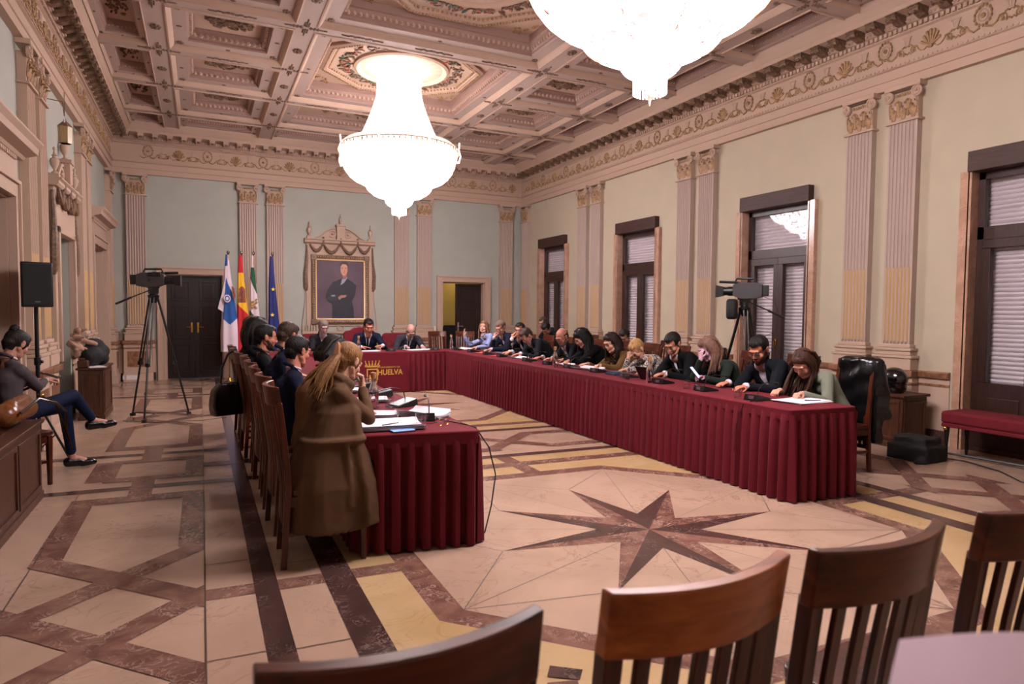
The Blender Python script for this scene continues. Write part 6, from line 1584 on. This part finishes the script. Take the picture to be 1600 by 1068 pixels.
def vcam(label, x, y, z, rz, tilt=0):
    t = thing('video_camera', label, 'video camera', (x, y, z), rz, 'shoulder video cameras on tripods')
    DK = mat('camera_grey', '#3c3739', .35) if 'camera_grey' not in bpy.data.materials else bpy.data.materials['camera_grey']
    mb = MB(); mb.prism([(-.2,.01), (-.2,.16), (-.12,.19), (.1,.185), (.14,.16), (.14,.03), (.05,-.01), (-.1,-.01)], -.06, .06, lambda a, b, h: (h, a, b)); obj('body', mb, DK, t, bev=.006)
    mb = MB(); mb.tube([(0,.12,.085), (0,.2,.085)], .058, 16); mb.tube([(0,.2,.085), (0,.26,.085)], .05, 16); mb.loft([[(q*.052 if abs(q) == 1 else 0, y_, 0) for q in ()] for y_ in ()] or [[(-.06,.25,.03),(.06,.25,.03),(.06,.25,.14),(-.06,.25,.14)], [(-.078,.34,.01),(.078,.34,.01),(.078,.34,.16),(-.078,.34,.16)]]); obj('lens', mb, BLACK, t)
    mb = MB(); mb.tube([(0,-.12,.18), (0,-.1,.235), (0,.1,.24), (0,.13,.18)], .013, 8); obj('carry_handle', mb, BLACK, t)
    mb = MB(); mb.tube([(-.05,.08,.19), (-.05,.3,.2)], .016, 10); obj('shotgun_mic', mb, BLACKM, t)
    mb = MB(); mb.box((.07,.05,.17), (.06,.1,.05)); mb.tube([(.07,0,.17), (.07,-.05,.165)], .025, 12); obj('viewfinder', mb, BLACK, t, bev=.003)
    mb = MB(); mb.box((0,-.235,.09), (.09,.07,.13)); obj('battery', mb, BLACK, t, bev=.006)
    mb = MB(); mb.box((.058,-.04,.09), (.004,.06,.05)); obj('side_panel', mb, GREYM, t)
    return t
tripod('black tripod holding the left video camera, near the dark double door', -.58, 10.08, 1.77, .635, 'tripods of the two video cameras', -1, -1.45)
vcam('video camera on a tall tripod at left, lens toward the dark door', -.58, 10.08, 1.79, -PI/2-.1)
tripod('black tripod behind the right row holding the right video camera', 6.02, 5.95, 1.66, .3, 'tripods of the two video cameras', 1)
vcam('video camera on tripod behind the right row, in front of a window', 6.02, 5.95, 1.68, .68)
mb = MB(); mb.prism([(-.1,0), (.1,0), (.12,.08), (.11,.25), (-.1,.25), (-.12,.08)], -.06, .06, lambda a, b, h: (a, h, b)); o = simple('rain_cover_bag', 'black soft pouch hanging below the right video camera lens', 'pouch', mb, BLACKM, None, loc=(5.93, 6.07, 1.42), rot=(0,0,.68), bev=.03)
mb = MB(); mb.box((0,-.052,.17), (.02,.004,.02)); obj('red_tally', mb, emis('tally_red', '#d0202a', 1.0), o)
mb = MB(); mb.tube([(6.08,5.78,1.72), (6.16,5.62,1.64), (6.18,5.56,1.45), (6.16,5.6,1.28), (6.1,5.75,1.2), (6.04,5.85,1.22)], .003, 5); simple('camera_cable', 'thin cable looping behind the right video camera', 'cable', mb, BLACK)

# ---- bags, coats, helmet
def soft(name, label, cat, mb, m, vox=.012, sm=6, amp=.004, group=None, loc=None):
    v, f = remesh(mb, vox, sm); v = v+np.stack([np.sin(v[:,2]*31+v[:,1]*17), np.sin(v[:,0]*29+v[:,2]*23), np.sin(v[:,0]*25+v[:,1]*33)], 1)*amp
    if loc is not None: v = v-np.array(loc)
    o = npobj(name, v, f, m); 
    if loc is not None: o.location = loc
    return tag(o, label, cat, group)
mb = MB(); mb.rc((-1.36,10.42,.85), (-1.30,10.62,.88), .15, .14, 14); mb.rc((-1.34,10.45,1.0), (-1.3,10.6,.98), .09, .09, 12); mb.ell((-1.3,10.6,.8), (.14,.15,.1), 14, 10)
soft('backpack', 'rounded black backpack lying on the reddish cabinet, left wall', 'backpack', mb, BLACKM, loc=(-1.33, 10.5, .7))
mb = MB(); R = random.Random(8)
for k in range(15):
    p = Vector((R.uniform(-1.57,-1.44), R.uniform(10.2,10.4), R.uniform(.95,1.2))); q = p+Vector((R.uniform(-.02,.12), R.uniform(-.08,.08), R.uniform(-.1,.02))); mb.rc(p, q, R.uniform(.02,.045), R.uniform(.015,.03), 8)
mb.rc((-1.5,10.3,1.1), (-1.3,10.38,1.0), .035, .03, 8); mb.rc((-1.52,10.28,1.0), (-1.5,10.3,.86), .05, .04, 8)
soft('beige_scarf', 'crumpled beige scarf heaped on the backpack, left wall', 'scarf', mb, fmat('#a98672'), .011, 1, .008, loc=(-1.5, 10.25, .8))
mb = MB(); mb.bb((-1.49,10.2,.70), (-1.36,10.34,.8)); mb.bb((-1.48,10.2,.8), (-1.4,10.32,.83)); simple('brown_bag', 'small brown bag on the left cabinet under the scarf', 'bag', mb, fmat('#4a3022', 'leather'), bev=.015)
mb = MB(); mb.box((0,0,.004), (.2,.29,.008), rz=.4); simple('paper_sheet', 'white sheet lying on the reddish cabinet by the backpack', 'paper', mb, PAPER, loc=(-1.3, 10.3, .70), smooth=False)
t = thing('brown_handbag', 'tan leather handbag with strap lying on the left bench', 'handbag', (-1.16, 5.86, .63))
mb = MB(); mb.rc((-.1,-.2,.1), (-.06,.2,.1), .09, .08, 12); mb.rc((-.08,-.15,.16), (-.06,.15,.17), .05, .045, 12); v, f = remesh(mb, .01, 5); npobj('bag_body', v, f, fmat('#6a3c1c', 'leather'), t)
mb = MB(); mb.tube([(.0,-.25,.12), (.08,-.1,.2), (.15,.1,.14), (.18,.3,.05), (.17,.36,-.1), (.2,.4,-.28), (.16,.37,-.12), (.12,.25,.13), (.02,.16,.2)], .009, 6); obj('strap', mb, fmat('#2a1a12', 'leather'), t)
mb = MB(); mb.ell((.06,.12,.2), .014, 8, 6); mb.ell((.09,.2,.14), .01, 8, 6); obj('buckle', mb, GOLD, t)
t = thing('dark_handbag', 'dark brown handbag hanging on a chair back, left row', 'handbag', (.25, 7.2, .42), -1.15)
mb = MB(); mb.prism([(-.17,0), (.17,0), (.19,.1), (.17,.26), (.1,.33), (-.1,.33), (-.17,.26), (-.19,.1)], -.07, .07, lambda a, b, h: (h*(1.1-b), a, b)); v, f = remesh(mb, .012, 6); npobj('bag_body', v, f, fmat('#1c0f10', 'leather'), t)
for q in (-1, 1): mb = MB(); mb.tube([(.0,q*.09,.30), (.01,q*.08,.48), (.06,q*.04,.62), (.08,0,.65)], .011, 6); obj('handle', mb, fmat('#1c0f10', 'leather'), t)
mb = MB(); mb.box((-.075,-.08,.14), (.01,.035,.014)); mb.box((-.075,.08,.14), (.01,.035,.014)); obj('clasp', mb, GREYM, t)
t = thing('motorcycle_helmet', 'glossy black motorcycle helmet on the brown cabinet, right wall', 'helmet', (7.16, 4.78, .60), -.2)
mb = MB(); mb.ell((0,0,.16), (.125,.155,.135), 28, 18); mb.rc((-.06,.12,.07), (.06,.12,.07), .05, .05, 12); mb.rc((0,-.02,.09), (0,.0,.06), .12, .115, 16)
v, f = remesh(mb, .008, 4); npobj('shell', v, f, mat('helmet_black', '#08080a', .12, coat=1), t)
mb = MB(); mb.ell((0,.035,.165), (.112,.128,.06), 24, 12); obj('visor', mb, mat('visor_dark', '#151114', .06), t)
mb = MB(); mb.box((-.128,-.01,.07), (.006,.07,.012)); obj('side_stripe', mb, mat('helmet_mark', '#b9b2b4', .5), t); mb = MB(); mb.box((-.09,.1,.2), (.03,.02,.014)); obj('vent', mb, GREYM, t, bev=.003)
mb = MB(); mb.bb((6.5,3.98,.0), (6.86,4.4,.16)); mb.bb((6.54,4.02,.1), (6.82,4.36,.24)); mb.rc((6.45,4.05,.02), (6.5,4.0,.02), .03, .03, 8)
soft('black_case', 'black soft equipment bag on the floor beside the helmet cabinet', 'bag', mb, BLACKM, .014, 5, .004, loc=(6.68, 4.2, 0))
mb = MB()
rs = []
for z, w_, d_ in ((1.085,.2,.05), (1.06,.235,.085), (.9,.24,.095), (.7,.235,.085), (.5,.24,.08), (.28,.23,.07)):
    rs.append([(5.755+.03*(1.07-z)*0+d_*math.cos(a)+.012*math.sin(7*a), 4.18+w_*math.sin(a)+.01*math.cos(6*a), z) for a in [x*2*PI/28 for x in range(28)]])
mb.loft(rs); mb.rc((5.79,4.0,1.0), (5.80,3.93,.55), .05, .04, 10); mb.rc((5.79,4.38,1.0), (5.80,4.42,.55), .05, .04, 10)
soft('leather_jacket', 'black leather jacket draped over the nearest chair of the right row', 'jacket', mb, fmat('#0d0c0d', 'leather'), .012, 3, .006, loc=(5.78, 4.18, .3))
mb = MB(); mb.loft([[(5.735+.05*math.cos(a), 6.17+.23*math.sin(a), z) for a in [x*2*PI/24 for x in range(24)]] for z in (1.07,.8,.45)])
soft('black_coat', 'black coat hung over the chair of the man in black suit', 'coat', mb, fmat('#0e0d0f'), .014, 3, .006, loc=(5.74, 6.17, .5))
t = thing('dark_cupboard', 'dark cupboard seen through the half-open door', 'cupboard', (6.1, 16.7, 0))
mb = MB(); mb.box((0,0,.55), (.9,.4,1.1)); obj('carcass', mb, BLACKM, t, bev=.01)
for q in (-1, 1): mb = MB(); mb.box((q*.22,-.21,.54), (.42,.02,1.0)); obj('door', mb, BLACKM, t, bev=.004)
# ---- lamp of the anteroom
ld = bpy.data.lights.new('anteroom_lamp', 'POINT'); ld.energy = 14; ld.color = (1,.85,.6); ld.shadow_soft_size = .15
lo = bpy.data.objects.new('anteroom_lamp', ld); C.objects.link(lo); lo.location = (6.6, 16.3, 2.7)
# ---------------------------------------------------------------- camera
def cam():
    f, yaw, pitch, roll = 1012.78, .4473, -.0478, .0081
    cy, sy = math.cos(yaw), math.sin(yaw)
    F = Vector((sy*math.cos(pitch), cy*math.cos(pitch), math.sin(pitch)))
    r = Vector((cy, -sy, 0)); u = r.cross(F)
    r2 = r*math.cos(roll)+u*math.sin(roll); u2 = -r*math.sin(roll)+u*math.cos(roll)
    cd = bpy.data.cameras.new('camera'); co = bpy.data.objects.new('camera', cd); C.objects.link(co)
    M = Matrix(((r2.x, u2.x, -F.x, 0), (r2.y, u2.y, -F.y, 0), (r2.z, u2.z, -F.z, 1.5), (0,0,0,1)))
    co.matrix_world = M
    cd.sensor_width = 36; cd.lens = f/1600*36; cd.clip_start = .02
    cd.dof.use_dof = True; cd.dof.focus_distance = 6.0; cd.dof.aperture_fstop = 4.0
    bpy.context.scene.camera = co
cam()
sc = bpy.context.scene
w = bpy.data.worlds.new('world'); sc.world = w; w.use_nodes = True
w.node_tree.nodes['Background'].inputs[0].default_value = (.02,.02,.03,1)
sc.view_settings.view_transform = 'Standard'; sc.view_settings.look = 'None'
sc.view_settings.exposure = EXPOSURE; sc.view_settings.gamma = 1; sc.view_settings.use_curve_mapping = False
